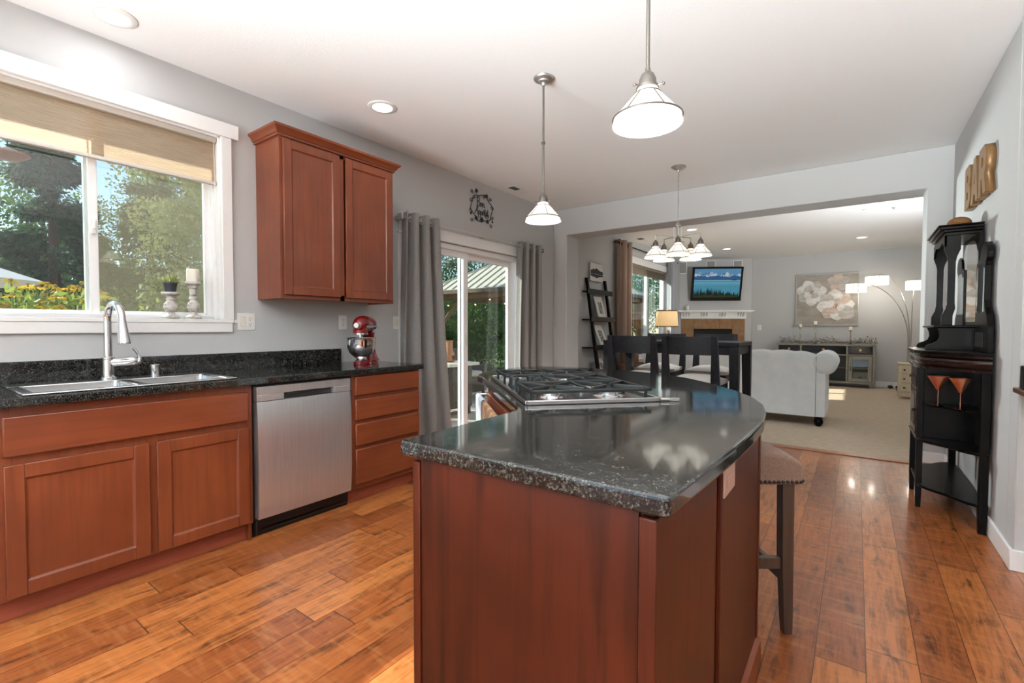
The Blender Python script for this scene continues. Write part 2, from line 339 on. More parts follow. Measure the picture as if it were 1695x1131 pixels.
    hgt = mth('SUBTRACT', mth('MULTIPLY', sc.outputs['Fac'], .5), mth('MULTIPLY', se, .7))
    bp = N('ShaderNodeBump'); bp.inputs['Strength'].default_value = .35; bp.inputs['Distance'].default_value = .006; L(hgt, bp.inputs['Height']); L(bp.outputs['Normal'], b.inputs['Normal'])
    return m
M_floor = planks()
M_carpet = mat('carpet_beige', (226, 202, 170), .98, spec=.1, sheen=.3, bump=(260, .9), noise=((204, 180, 148), (14, 14, 14), .3, .7))
# ------------------------------------------------------------------ setting
XW, H, XR = -3.313, 2.754, .645
def wall_yz(name, x0, x1, y0, y1, z0, z1, holes, m):
    ys = sorted({y0, y1} | {h[0] for h in holes} | {h[1] for h in holes}); zs = sorted({z0, z1} | {h[2] for h in holes} | {h[3] for h in holes})
    bm = BM()
    for a, b in zip(ys, ys[1:]):
        for c, d in zip(zs, zs[1:]):
            if not any(a >= h[0] - 1e-6 and b <= h[1] + 1e-6 and c >= h[2] - 1e-6 and d <= h[3] + 1e-6 for h in holes): box(bm, x0, x1, a, b, c, d)
    bmesh.ops.remove_doubles(bm, verts=bm.verts[:], dist=1e-5)
    return struct(name, bm, m, smooth=False)
struct('floor', boxes((XW - .15, 2.6, -3.15, 5.44, -.1, 0)), M_floor, smooth=False)
struct('floor_carpet', boxes((XW - .15, 2.6, 5.44, 12.15, -.1, .004)), M_carpet, smooth=False)
struct('trim_1', boxes((XW + .2, .62, 5.36, 5.47, -.002, .009)), wood('threshold_oak', (172, 104, 56), (130, 74, 36), (158, 92, 48), 'x'), bev=.004)
struct('ceiling', boxes((XW - .15, 2.6, -3.15, 12.15, H, H + .12)), M_ceil, smooth=False)
KW = (.13, 1.356, 1.243, 2.402); DW_ = (2.88, 4.68, 0, 2.03); LW = (8.2, 10.15, .62, 2.36)
wall_yz('wall_left', XW - .15, XW, -3.15, 12.15, 0, H, [KW, DW_, LW], M_wall)
bm = BM(); prism(bm, [(XW, 0), (-3.108, 0), (-3.108, 2.408), (.478, 2.408), (.478, 0), (XR + .05, 0), (XR + .05, H), (XW, H)], 'y', 5.478, 5.82); struct('wall_header', bm, M_wall, smooth=False, bev=.012)
struct('wall_right', boxes((XR, XR + .14, 3.45, 5.60, 0, H), (XR, 2.6, 3.31, 3.45, 0, H)), M_wall, smooth=False, bev=.012)
struct('wall_far', boxes((XW - .1, 2.6, 11.97, 12.12, 0, H)), M_wall, smooth=False)
struct('wall_living_right', boxes((2.3, 2.45, 5.6, 12.1, 0, H)), M_wall, smooth=False)
struct('wall_living_near', boxes((XR + .12, 2.45, 5.6, 5.75, 0, H)), M_wall, smooth=False)
bm = BM(); prism(bm, [(-3.46, 11.01), (-1.94, 11.90), (-1.94, 12.1), (-3.46, 12.1)], 'z', 0, H); struct('wall_fireplace', bm, M_wall, smooth=False)
struct('wall_kitchen_right', boxes((2.5, 2.62, -3.15, 3.31, 0, H)), M_wall, smooth=False)
BWN = (-2.5, 1.9, .3, 2.4)
struct('wall_back', boxes((XW - .15, -2.5, -3.15, -3.0, 0, H), (1.9, 2.6, -3.15, -3.0, 0, H), (-2.5, 1.9, -3.15, -3.0, 0, .3), (-2.5, 1.9, -3.15, -3.0, 2.4, H)), M_wall, smooth=False)
def baseboard(name, *bs):
    return struct(name, boxes(*bs), M_trim, bev=.004)
baseboard('baseboard_right', (XR - .015, XR, 3.31, 5.478, 0, .105), (XR - .015, 2.5, 3.295, 3.31, 0, .105))
baseboard('baseboard_header', (.478, XR - .015, 5.463, 5.478, 0, .105), (.463, .478, 5.463, 5.82, 0, .105), (XW, -3.093, 5.463, 5.478, 0, .105), (-3.108, -3.093, 5.478, 5.82, 0, .105))
baseboard('baseboard_far', (-1.93, 2.3, 11.955, 11.97, 0, .115))
baseboard('baseboard_left', (XW, XW + .015, 4.78, 5.46, 0, .105), (XW, XW + .015, 5.82, 11.05, 0, .115))

# ---- windows, patio door
def frame_rect(bm, x0, x1, y0, y1, z0, z1, w, wz=None):
    wz = wz or w
    box(bm, x0, x1, y0, y0 + w, z0, z1); box(bm, x0, x1, y1 - w, y1, z0, z1)
    box(bm, x0, x1, y0 + w, y1 - w, z0, z0 + wz); box(bm, x0, x1, y0 + w, y1 - w, z1 - wz, z1)
w1 = thing('window_1', None, None, (XW - .1, .75, 1.243)); w1['kind'] = 'structure'
bm = BM(); frame_rect(bm, XW - .125, XW - .05, KW[0], KW[1], KW[2], KW[3], .024); struct('window_frame', bm, M_vinyl, w1, bev=.003)
bm = BM(); frame_rect(bm, XW - .10, XW - .065, KW[0] + .02, .768, KW[2] + .02, KW[3] - .02, .040, .020); struct('sash', bm, M_vinyl, w1, bev=.003)
bm = BM(); frame_rect(bm, XW - .124, XW - .092, .716, KW[1] - .02, KW[2] + .02, KW[3] - .02, .034, .022); struct('sash', bm, M_vinyl, w1, bev=.003)
struct('pane', boxes((XW - .084, XW - .080, KW[0] + .05, .735, KW[2] + .035, KW[3] - .035)), M_glass, w1, smooth=False)
struct('pane', boxes((XW - .106, XW - .102, .745, KW[1] - .05, KW[2] + .035, KW[3] - .035)), M_glass, w1, smooth=False)
ms = bpy.data.materials.new('insect_screen'); ms.use_nodes = True; nt = ms.node_tree; b = nt.nodes['Principled BSDF']; b.inputs['Base Color'].default_value = lin((118, 112, 92)); b.inputs['Roughness'].default_value = .8; b.inputs['Alpha'].default_value = 1.
tr_ = nt.nodes.new('ShaderNodeBsdfTransparent'); tl_ = nt.nodes.new('ShaderNodeBsdfTranslucent'); tl_.inputs[0].default_value = lin((150, 142, 116)); a1 = nt.nodes.new('ShaderNodeMixShader'); a1.inputs[0].default_value = .55; a2 = nt.nodes.new('ShaderNodeMixShader'); a2.inputs[0].default_value = .42
for p_, q_ in ((b.outputs[0], a1.inputs[1]), (tl_.outputs[0], a1.inputs[2]), (tr_.outputs[0], a2.inputs[1]), (a1.outputs[0], a2.inputs[2]), (a2.outputs[0], nt.nodes['Material Output'].inputs[0])): nt.links.new(p_, q_)
bm = BM(); v = [bm.verts.new(p) for p in ((XW - .12, .75, KW[2] + .03), (XW - .12, KW[1] - .03, KW[2] + .03), (XW - .12, KW[1] - .03, KW[3] - .03), (XW - .12, .75, KW[3] - .03))]; bm.faces.new(v)
struct('insect_screen', bm, ms, w1, smooth=False)
bm = BM(); box(bm, XW - .066, XW - .05, .738, .758, 1.70, 1.78); box(bm, XW - .055, XW - .035, .742, .754, 1.725, 1.765); struct('sash_lock', bm, M_white, w1, bev=.003)
# interior jambs, sill, casing
struct('trim_2', boxes((XW - .05, XW + .002, KW[0] - .012, KW[0] + .004, KW[2], KW[3]), (XW - .05, XW + .002, KW[1] - .004, KW[1] + .012, KW[2], KW[3]), (XW - .05, XW + .002, KW[0] + .004, KW[1] - .004, KW[3] - .004, KW[3] + .012),
                       (XW - .05, XW + .022, KW[0] - .1, KW[1] + .068, KW[2] - .024, KW[2])), M_trim, bev=.003)
struct('trim_3', boxes((XW, XW + .018, KW[1] + .010, 1.428, 1.243, 2.411), (XW, XW + .018, .04, KW[0] - .012, 1.243, 2.411), (XW, XW + .024, -.02, 1.470, 2.411, 2.502), (XW, XW + .018, .04, 1.418, 1.159, 1.219)), M_trim, bev=.003)
d1 = thing('door_1', None, None, (XW - .07, 3.78, 0)); d1['kind'] = 'structure'
bm = BM(); frame_rect(bm, XW - .14, XW - .01, DW_[0], DW_[1], 0, DW_[3], .045, .05); struct('door_frame', bm, M_vinyl, d1, bev=.003)
bm = BM(); frame_rect(bm, XW - .085, XW - .045, 2.925, 3.80, .04, 1.99, .065, .07); struct('sliding_panel', bm, M_vinyl, d1, bev=.004)
bm = BM(); frame_rect(bm, XW - .13, XW - .09, 3.73, 4.64, .04, 1.99, .06, .07); struct('fixed_panel', bm, M_vinyl, d1, bev=.004)
struct('pane', boxes((XW - .067, XW - .062, 2.98, 3.74, .1, 1.93)), M_glass, d1, smooth=False)
struct('pane', boxes((XW - .112, XW - .107, 3.78, 4.59, .1, 1.93)), M_glass, d1, smooth=False)
struct('latch', boxes((XW - .06, XW - .042, 3.755, 3.785, 1.0, 1.12)), M_white, d1, bev=.004)
struct('trim_4', boxes((XW, XW + .018, 2.82, 4.74, 2.035, 2.145), (XW, XW + .018, 2.81, 2.875, 0, 2.035), (XW, XW + .018, 4.685, 4.75, 0, 2.035), (XW, XW + .03, 2.80, 4.76, 2.035, 2.05)), M_trim, bev=.003)
w2 = thing('window_2', None, None, (XW - .08, 9.18, .62)); w2['kind'] = 'structure'
bm = BM(); frame_rect(bm, XW - .12, XW - .05, LW[0], LW[1], LW[2], LW[3], .045); box(bm, XW - .12, XW - .06, 9.15, 9.22, LW[2], LW[3]); struct('window_frame', bm, M_vinyl, w2, bev=.003)
struct('pane', boxes((XW - .092, XW - .088, LW[0] + .04, 9.16, LW[2] + .04, LW[3] - .04)), M_glass, w2, smooth=False)
struct('pane', boxes((XW - .092, XW - .088, 9.21, LW[1] - .04, LW[2] + .04, LW[3] - .04)), M_glass, w2, smooth=False)
struct('trim_5', boxes((XW, XW + .02, 8.10, 10.25, 2.36, 2.48), (XW, XW + .02, 8.12, 8.2, .56, 2.36), (XW, XW + .02, 10.15, 10.23, .56, 2.36), (XW - .05, XW + .03, 8.1, 10.25, .585, .62)), M_trim, bev=.003)

# ---- recessed lights, vents, detector
def can(name, x, y, label, watts=CAN_W, grp='recessed ceiling lights'):
    t = thing(name, label, 'ceiling light', (x, y, H), 0, grp)
    bm = BM(); lathe(bm, [(.070, -.002), (.070, -.008), (.082, -.009), (.098, -.004), (.100, .0)], n=32, cap=False); obj('trim_ring', bm, M_white, t, local=True)
    bm = BM(); lathe(bm, [(.0001, -.0042), (.071, -.0042)], n=32, cap=False); obj('diffuser', bm, M_can, t, local=True)
    l = bpy.data.lights.new('can_lamp', 'AREA'); l.shape = 'DISK'; l.size = .13; l.energy = watts; l.color = (.95, .97, 1)
    o = bpy.data.objects.new('can_lamp', l); o.location = (0, 0, -.012); o.visible_glossy = False; COL.objects.link(o); o.parent = t
    return t
can('recessed_light', -3.043, .77, 'round recessed ceiling light above the sink window')
can('recessed_light', -2.744, 2.198, 'round recessed ceiling light in front of the wall cabinet')
can('recessed_light', .132, 7.832, 'recessed living room light nearest the right wall opening edge')
can('recessed_light', .04, 10.181, 'recessed living room light in front of the flower painting')
can('recessed_light', -2.109, 10.115, 'recessed living room light in front of the television')
can('recessed_light', -2.15, 7.8, 'recessed living room light just behind the chandelier stem')
def vent(x, y, lx, ly, label):
    t = thing('ceiling_vent', label, 'vent', (x, y, H))
    bm = BM(); frame_rect_xy = ((-lx / 2, lx / 2, -ly / 2, -ly / 2 + .018), (-lx / 2, lx / 2, ly / 2 - .018, ly / 2), (-lx / 2, -lx / 2 + .018, -ly / 2 + .018, ly / 2 - .018), (lx / 2 - .018, lx / 2, -ly / 2 + .018, ly / 2 - .018))
    for a, b_, c, d in frame_rect_xy: box(bm, a, b_, c, d, -.006, 0)
    box(bm, -lx / 2 + .018, lx / 2 - .018, .01, ly / 2 - .018, -.004, 0)
    obj('frame', bm, M_white, t, local=True, bev=.002)
    obj('opening', boxes((-lx / 2 + .018, lx / 2 - .018, -ly / 2 + .018, .01, -.003, 0)), mat('vent_dark', (60, 58, 55), .7), t, local=True, smooth=False)
    bm = BM()
    for i in range(4): box(bm, -lx / 2 + .018, lx / 2 - .018, -ly / 2 + .03 + i * .028, -ly / 2 + .034 + i * .028, -.006, 0)
    obj('slat', bm, mat('vent_slat', (120, 118, 114), .6), t, local=True, smooth=False)
vent(-3.13, 4.39, .12, .30, 'white ceiling vent beside the wrought iron wall sign')
vent(-3.10, 8.15, .14, .32, 'ceiling vent in the living room above the taupe curtain')
bm = BM(); lathe(bm, [(.06, 0), (.06, -.018), (.052, -.03), (.0001, -.032)], (.42, 7.9, H), 24, cap=False)
obj('smoke_detector', bm, M_white, label='round white smoke detector on the living room ceiling', cat='smoke detector', loc=(.42, 7.9, H))

# ---- base cabinets along the window wall
FX = -2.70
def face_frame(bm, y0, y1, holes):
    ys = sorted({y0, y1} | {h[0] for h in holes} | {h[1] for h in holes}); zs = sorted({.1, .876} | {h[2] for h in holes} | {h[3] for h in holes})
    for a, b_ in zip(ys, ys[1:]):
        for c, d in zip(zs, zs[1:]):
            if not any(a >= h[0] - 1e-6 and b_ <= h[1] + 1e-6 and c >= h[2] - 1e-6 and d <= h[3] + 1e-6 for h in holes): box(bm, FX - .02, FX, a, b_, c, d)
sc_ = thing('sink_base_cabinet', 'reddish cherry base cabinet under the sink with two panelled doors', 'cabinet', (-3.0, .79, 0))
bm = BM(); box(bm, XW + .004, FX - .02, .262, .280, .1, .876); box(bm, XW + .004, FX - .02, 1.234, 1.252, 0, .876); box(bm, XW + .004, FX - .02, .280, 1.234, .1, .118); box(bm, XW + .004, XW + .012, .280, 1.234, .118, .876)
face_frame(bm, .262, 1.252, [(.33, .77, .12, .63), (.815, 1.22, .12, .63)]); obj('carcass', bm, M_cab_v, sc_, bev=.0015)
for y0, y1 in ((.305, .776), (.806, 1.228)):
    bm = BM(); panel_door(bm, FX, FX + .020, y0, y1, .112, .645, .058); obj('door', bm, M_cab_v, sc_, bev=.003)
obj('false_drawer_front', boxes((FX, FX + .020, .305, 1.228, .68, .838)), M_cab_h, sc_, bev=.005)
obj('toe_kick', boxes((-2.774, -2.754, .262, 1.252, 0, .1)), M_toe, sc_, bev=.002)
dc = thing('drawer_base_cabinet', 'cherry base cabinet of four drawers between dishwasher and curtain', 'cabinet', (-3.0, 2.19, 0))
bm = BM(); box(bm, XW + .004, FX, 1.892, 1.910, .1, .876); box(bm, XW + .004, FX, 2.470, 2.488, 0, .876); box(bm, XW + .004, FX - .02, 1.91, 2.47, .1, .118); box(bm, FX - .02, FX, 1.91, 2.47, .1, .876); obj('carcass', bm, M_cab_v, dc, bev=.0015)
for z0, z1 in ((.736, .864), (.570, .708), (.398, .544), (.136, .372)):
    obj('drawer', boxes((FX, FX + .022, 1.912, 2.476, z0, z1)), M_cab_h, dc, bev=.006)
obj('toe_kick', boxes((-2.774, -2.754, 1.892, 2.488, 0, .1)), M_toe, dc, bev=.002)
# ---- worktop with backsplash, sink cut-out
wt = thing('worktop', 'black granite worktop with low backsplash along the window wall', 'worktop', (-2.98, 1.4, .876))
SX0, SX1, SY0, SY1 = -3.215, -2.70, .365, 1.180
def slab_hole(bm, O, I, z0, z1):
    def ring(q, z): return [bm.verts.new((x, y, z)) for x, y in ((q[0], q[2]), (q[1], q[2]), (q[1], q[3]), (q[0], q[3]))]
    o0, o1, i0, i1 = ring(O, z0), ring(O, z1), ring(I, z0), ring(I, z1)
    for k in range(4):
        n = (k + 1) % 4; bm.faces.new((o1[k], o1[n], i1[n], i1[k])); bm.faces.new((o0[n], o0[k], i0[k], i0[n])); bm.faces.new((o0[k], o0[n], o1[n], o1[k])); bm.faces.new((i0[n], i0[k], i1[k], i1[n]))
bm = BM(); slab_hole(bm, (XW, -2.659, .24, 2.505), (SX0 + .02, SX1 - .02, SY0 + .02, SY1 - .02), .876, .914); obj('slab', bm, M_granite, wt, bev=.006, smooth=False)
obj('backsplash', boxes((XW, XW + .02, .24, 2.22, .914, 1.023)), M_granite, wt, bev=.003)
# ---- sink
sk_ = thing('double_bowl_sink', 'stainless steel double bowl drop-in sink', 'sink', (-2.95, .77, .914))
def rrect(x0, x1, y0, y1, r, n=5):
    P = []
    for cx, cy, a in ((x1 - r, y1 - r, 0), (x0 + r, y1 - r, 90), (x0 + r, y0 + r, 180), (x1 - r, y0 + r, 270)):
        for i in range(n + 1): t = math.radians(a + 90 * i / n); P.append((cx + r * math.cos(t), cy + r * math.sin(t)))
    return P
def bowl_mesh(bm, x0, x1, y0, y1, z1, z0, r=.05):
    A = [bm.verts.new((p[0], p[1], z1)) for p in rrect(x0, x1, y0, y1, r)]; B = [bm.verts.new((p[0], p[1], z0 + .02)) for p in rrect(x0 + .008, x1 - .008, y0 + .008, y1 - .008, r)]
    C_ = [bm.verts.new((p[0], p[1], z0)) for p in rrect(x0 + .03, x1 - .03, y0 + .03, y1 - .03, r * .7)]
    n = len(A)
    for P, Q in ((A, B), (B, C_)):
        for i in range(n): bm.faces.new((P[i], P[(i + 1) % n], Q[(i + 1) % n], Q[i]))
    bm.faces.new(C_)
BL = [(-3.055, -2.735, .405, .755), (-3.055, -2.735, .800, 1.140)]
bm = BM(); box(bm, SX0, BL[0][0], SY0, SY1, .9145, .9225); box(bm, BL[0][1], SX1, SY0, SY1, .9145, .9225); box(bm, BL[0][0], BL[0][1], SY0, BL[0][2], .9145, .9225); box(bm, BL[0][0], BL[0][1], BL[0][3], BL[1][2], .905, .921); box(bm, BL[0][0], BL[0][1], BL[1][3], SY1, .9145, .9225)
obj('rim', bm, M_steel2, sk_, bev=.005, segs=3)
for b_ in BL:
    bm = BM(); bowl_mesh(bm, b_[0] - .004, b_[1] + .004, b_[2] - .004, b_[3] + .004, .921, .745, .03); obj('bowl', bm, M_steel2, sk_, ang=60)
fc = thing('kitchen_faucet', 'chrome gooseneck pull-down faucet behind the sink', 'faucet', (-3.144, .742, .9225))
bm = BM(); lathe(bm, [(.036, 0), (.036, .008), (.027, .012), (.025, .10), (.028, .104), (.028, .112), (.019, .118), (.0175, .30)], (-3.144, .742, .9225), 24, cap=True); obj('body', bm, M_chrome, fc)
P = [(-3.144, .742, 1.22)] + [(-3.144 + .078 - .078 * math.cos(t), .742 + .010 * (1 - math.cos(t)), 1.225 + .085 * math.sin(t)) for t in np.linspace(.05, PI - .25, 22)]
P.append((P[-1][0] + .006, P[-1][1], P[-1][2] - .03))
bm = BM(); tube(bm, P, .0168, 16); obj('spout', bm, M_chrome, fc)
e = Vector(P[-1]); bm = BM(); dd = Vector((.013, .004, -.105)); cyl(bm, e + Vector((0, 0, .01)), e + dd * .25, .0175, .021, 20); cyl(bm, e + dd * .25, e + dd, .021, .029, 20); cyl(bm, e + dd, e + dd * 1.04, .026, .024, 20); obj('spray_head', bm, M_chrome, fc)
bm = BM(); cyl(bm, (-3.144, .742, 1.008), (-3.120, .838, 1.012), .024, .024, 20); ball(bm, (-3.120, .838, 1.012), .024, n=16); obj('valve_body', bm, M_chrome, fc)
bm = BM(); tube(bm, [(-3.118, .846, 1.0), (-3.114, .866, 1.012), (-3.112, .866, 1.035), (-3.114, .852, 1.062), (-3.118, .840, 1.080)], [.010, .010, .008, .006, .006], 10); obj('lever', bm, M_chrome, fc)
bm = BM(); lathe(bm, [(.022, 0), (.022, .048), (.024, .05), (.024, .058), (.019, .061)], (-3.185, .955, .9225), 20); obj('air_gap_cap', bm, M_chrome, label='small chrome air gap cylinder on the sink deck', cat='sink fitting', loc=(-3.185, .955, .9225))
# ---- dishwasher
dw = thing('dishwasher', 'stainless steel built-in dishwasher beside the sink cabinet', 'dishwasher', (-3.0, 1.572, 0))
obj('tub', boxes((XW + .02, -2.735, 1.262, 1.884, .02, .868)), M_black, dw, bev=.003)
bm = BM()
Z = list(np.linspace(.135, .772, 14)); n = 14
def bow(t): return -2.690 + .012 * (1 - (2 * t - 1) ** 4)
bm = BM(); y0, y1 = 1.277, 1.879
R = [[bm.verts.new((bow(t) - .004 * (abs(2 * s - 1) ** 6), y0 + (y1 - y0) * s, .108 + (.772 - .108) * t)) for s in np.linspace(0, 1, 17)] for t in np.linspace(0, 1, 17)]
for i in range(16):
    for j in range(16): bm.faces.new((R[i][j], R[i][j + 1], R[i + 1][j + 1], R[i + 1][j]))
ed = [e_ for e_ in bm.edges if e_.is_boundary]; ret = bmesh.ops.extrude_edge_only(bm, edges=ed); vs = [g for g in ret['geom'] if isinstance(g, bmesh.types.BMVert)]
for v_ in vs: v_.co.x = -2.735
obj('door_panel', bm, M_steel, dw, ang=30)
bm = BM(); box(bm, -2.735, -2.690, y0, y1, .812, .858); box(bm, -2.735, -2.690, y0, 1.43, .775, .812); box(bm, -2.735, -2.690, 1.755, y1, .775, .812); obj('control_strip', bm, M_steel, dw, bev=.002)
obj('pocket_handle', boxes((-2.735, -2.720, 1.43, 1.755, .775, .812), (-2.722, -2.700, 1.455, 1.73, .797, .808)), mat('steel_dark', (96, 97, 99), .35, 1.), dw, bev=.003)
obj('toe_panel', boxes((-2.762, -2.742, 1.262, 1.884, .0, .102), (-2.742, -2.70, 1.265, 1.275, .02, .10), (-2.748, -2.735, 1.30, 1.86, .03, .045)), M_black, dw, bev=.003)
# ---- wall cabinet
uc = thing('wall_cabinet', 'cherry wall cabinet with two shaker doors and crown moulding', 'cabinet', (-3.16, 2.045, 1.38))
bm = BM(); box(bm, XW + .001, -3.028, 1.587, 1.603, 1.38, 2.432); box(bm, XW + .001, -3.028, 2.487, 2.503, 1.38, 2.432); box(bm, XW + .001, -3.028, 1.603, 2.487, 1.395, 1.411); box(bm, XW + .001, -3.028, 1.603, 2.487, 2.41, 2.426)
box(bm, -3.028, -3.008, 1.585, 1.625, 1.38, 2.432); box(bm, -3.028, -3.008, 2.465, 2.505, 1.38, 2.432); box(bm, -3.028, -3.008, 2.02, 2.06, 1.38, 2.432); box(bm, -3.028, -3.008, 1.625, 2.465, 1.38, 1.42); box(bm, -3.028, -3.008, 1.625, 2.465, 2.395, 2.432)
box(bm, XW + .001, XW + .006, 1.603, 2.487, 1.411, 2.41); obj('carcass', bm, M_cab_v, uc, bev=.0015)
for y0, y1 in ((1.606, 2.016), (2.066, 2.484)):
    bm = BM(); panel_door(bm, -3.008, -2.988, y0, y1, 1.405, 2.408, .056); obj('door', bm, M_cab_v, uc, bev=.003)
prof = [(0, 2.422), (.012, 2.422), (.012, 2.434), (.020, 2.437), (.024, 2.446), (.034, 2.462), (.046, 2.470), (.048, 2.484), (0, 2.484)]
bm = BM(); base = [(XW + .001, 1.585), (-3.008, 1.585), (-3.008, 2.505), (XW + .001, 2.505)]; offd = [(0, -1), (1, -1), (1, 1), (0, 1)]
R = [[bm.verts.new((bx + ox * o_, by + oy * o_, z_)) for o_, z_ in prof] for (bx, by), (ox, oy) in zip(base, offd)]
for A, B in zip(R, R[1:]):
    for i in range(len(prof)): bm.faces.new((A[i], A[(i + 1) % len(prof)], B[(i + 1) % len(prof)], B[i]))
bm.faces.new(R[0]); bm.faces.new(R[-1]); obj('crown', bm, M_cab_h, uc, ang=25)
# ---- outlets and switches
def plate(name, label, cat, c, w, h, kinds, ax='x', m=None, group=None):
    """wall plate on a plane facing +x; kinds across the width: o outlet, s rocker"""
    t = thing(name, label, cat, c, 0, group)
    obj('plate', boxes((0, .006, -w / 2, w / 2, -h / 2, h / 2)), m or M_white, t, local=True, bev=.0025)
    k = len(kinds)
    for i, q in enumerate(kinds):
        y = (i - (k - 1) / 2) * .046
        if q == 's': obj('rocker', boxes((.005, .010, y - .0165, y + .0165, -.033, .033)), M_ivory, t, local=True, bev=.002)
        else:
            obj('receptacle', boxes((.005, .008, y - .0165, y + .0165, -.033, .033)), m or M_white, t, local=True, bev=.002)
            bm = BM()
            for s in (-1, 1):
                for dy in (-.006, .006): box(bm, .008, .0085, y + dy - .0012, y + dy + .0012, s * .018 - .001, s * .018 + .008)
                cyl(bm, (.008, y, s * .018 - .008), (.0085, y, s * .018 - .008), .0026, n=8)
            obj('slots', bm, M_slot, t, local=True, smooth=False)
    return t
plate('outlet_plate', 'two-gang white plate with rocker switch and outlet right of the window', 'outlet', (XW, 1.509, 1.228), .116, .114, 'so')
plate('outlet_plate', 'white outlet plate on the wall behind the red mixer', 'outlet', (XW, 2.246, 1.23), .072, .115, 'o')
plate('switch_plate', 'white switch plate half hidden by the left grey curtain', 'switch', (XW, 2.79, 1.232), .072, .115, 's')
obj('cable_raceway', boxes((XW, XW + .012, 1.428, 1.452, 1.218, 1.240)), M_white, label='short white cable raceway between window apron and two-gang plate', cat='cable cover', bev=.003, loc=(XW, 1.44, 1.229))
# ---- cellular shade
cs = thing('cellular_shade', 'beige cellular shade drawn partly down over the sink window', 'window shade', (XW - .02, .74, 2.385))
m_sh = bpy.data.materials.new('shade_cloth'); m_sh.use_nodes = True; nt = m_sh.node_tree; pb = nt.nodes['Principled BSDF']; pb.inputs['Roughness'].default_value = .9
tl = nt.nodes.new('ShaderNodeBsdfTranslucent'); mx = nt.nodes.new('ShaderNodeMixShader'); mx.inputs[0].default_value = .62
tc = nt.nodes.new('ShaderNodeTexCoord'); mp = nt.nodes.new('ShaderNodeMapping'); mp.inputs['Scale'].default_value = (8, 8, 190); nz = nt.nodes.new('ShaderNodeTexNoise'); nz.inputs['Scale'].default_value = 1; nz.inputs['Detail'].default_value = 4
cm = nt.nodes.new('ShaderNodeMix'); cm.data_type = 'RGBA'; cm.inputs[6].default_value = lin((206, 172, 142)); cm.inputs[7].default_value = lin((244, 226, 202))
for a, b_ in ((tc.outputs['Object'], mp.inputs[0]), (mp.outputs[0], nz.inputs['Vector']), (nz.outputs['Fac'], cm.inputs[0]), (cm.outputs[2], pb.inputs['Base Color']), (cm.outputs[2], tl.inputs[0]), (pb.outputs[0], mx.inputs[1]), (tl.outputs[0], mx.inputs[2]), (mx.outputs[0], nt.nodes['Material Output'].inputs[0])): nt.links.new(a, b_)
bm = BM(); nf = 56; zz = np.linspace(2.118, 2.368, nf); pr = [(XW - .030 + (.0008 if i % 2 else -.0008), z_) for i, z_ in enumerate(zz)]
A = [bm.verts.new((x, KW[0] + .008, z_)) for x, z_ in pr]; B = [bm.verts.new((x, KW[1] - .010, z_)) for x, z_ in pr]
for i in range(nf - 1): bm.faces.new((A[i], A[i + 1], B[i + 1], B[i]))
obj('pleated_cloth', bm, m_sh, cs, smooth=False)
obj('head_rail', boxes((XW - .048, XW - .008, KW[0] + .006, KW[1] - .008, 2.366, 2.400)), mat('shade_rail', (206, 196, 184), .4), cs, bev=.004)
obj('bottom_rail', boxes((XW - .044, XW - .014, KW[0] + .006, KW[1] - .008, 2.100, 2.120)), mat('shade_rail_white', (226, 220, 212), .4), cs, bev=.004)
bm = BM(); tube(bm, [(XW - .012, KW[1] - .022, 2.37), (XW - .011, KW[1] - .020, 2.1), (XW - .012, KW[1] - .022, 1.62)], .0016, 6); cyl(bm, (XW - .012, KW[1] - .022, 1.62), (XW - .012, KW[1] - .022, 1.585), .004, .006, 8); obj('pull_cord', bm, M_white, cs)
# ---- sill ornaments
M_wash = mat('whitewashed_wood', (216, 212, 206), .6, noise=((116, 106, 98), (22, 22, 60), .45, .68))
def holder(name, label, y, x, z, prof):
    bm = BM(); lathe(bm, prof, (x, y, z), 28); return obj(name, bm, M_wash, label=label, cat='candle holder', group='whitewashed candle holders on the sill', loc=(x, y, z))
zs = 1.2435
holder('candle_holder', 'short whitewashed turned candle holder carrying the potted succulent', 1.085, XW - .018, zs, [(.045, 0), (.045, .010), (.036, .018), (.024, .026), (.020, .036), (.030, .048), (.037, .066), (.034, .088), (.022, .102), (.019, .108), (.024, .116), (.019, .124), (.024, .136), (.044, .142), (.048, .150), (.046, .158)])
holder('candle_holder', 'tall whitewashed turned candle holder under the white candle', 1.205, XW - .018, zs, [(.042, 0), (.042, .010), (.034, .018), (.021, .026), (.017, .040), (.028, .054), (.034, .072), (.030, .096), (.018, .110), (.017, .120), (.024, .124), (.022, .128), (.017, .150), (.021, .178), (.018, .184), (.026, .192), (.028, .206), (.040, .214), (.042, .222), (.040, .230)])
bm = BM(); lathe(bm, [(.033, 0), (.034, .003), (.034, .073), (.031, .077), (.010, .074), (.0001, .073)], (XW - .018, 1.205, zs + .2305), 24); obj('pillar_candle', bm, mat('candle_wax', (240, 236, 222), .5, trans=0), label='white pillar candle on the tall sill holder', cat='candle', loc=(XW - .018, 1.205, zs + .2305))
sp_ = thing('potted_succulent', 'small green succulent in a dark pot on the window sill', 'plant', (XW - .018, 1.085, zs + .1585))
bm = BM(); lathe(bm, [(.027, 0), (.035, .048), (.038, .048), (.038, .056), (.035, .056), (.033, .05), (.0001, .05)], (XW - .018, 1.085, zs + .1585), 24); obj('pot', bm, mat('pot_charcoal', (44, 50, 58), .5), sp_)
V, Fc = [], []
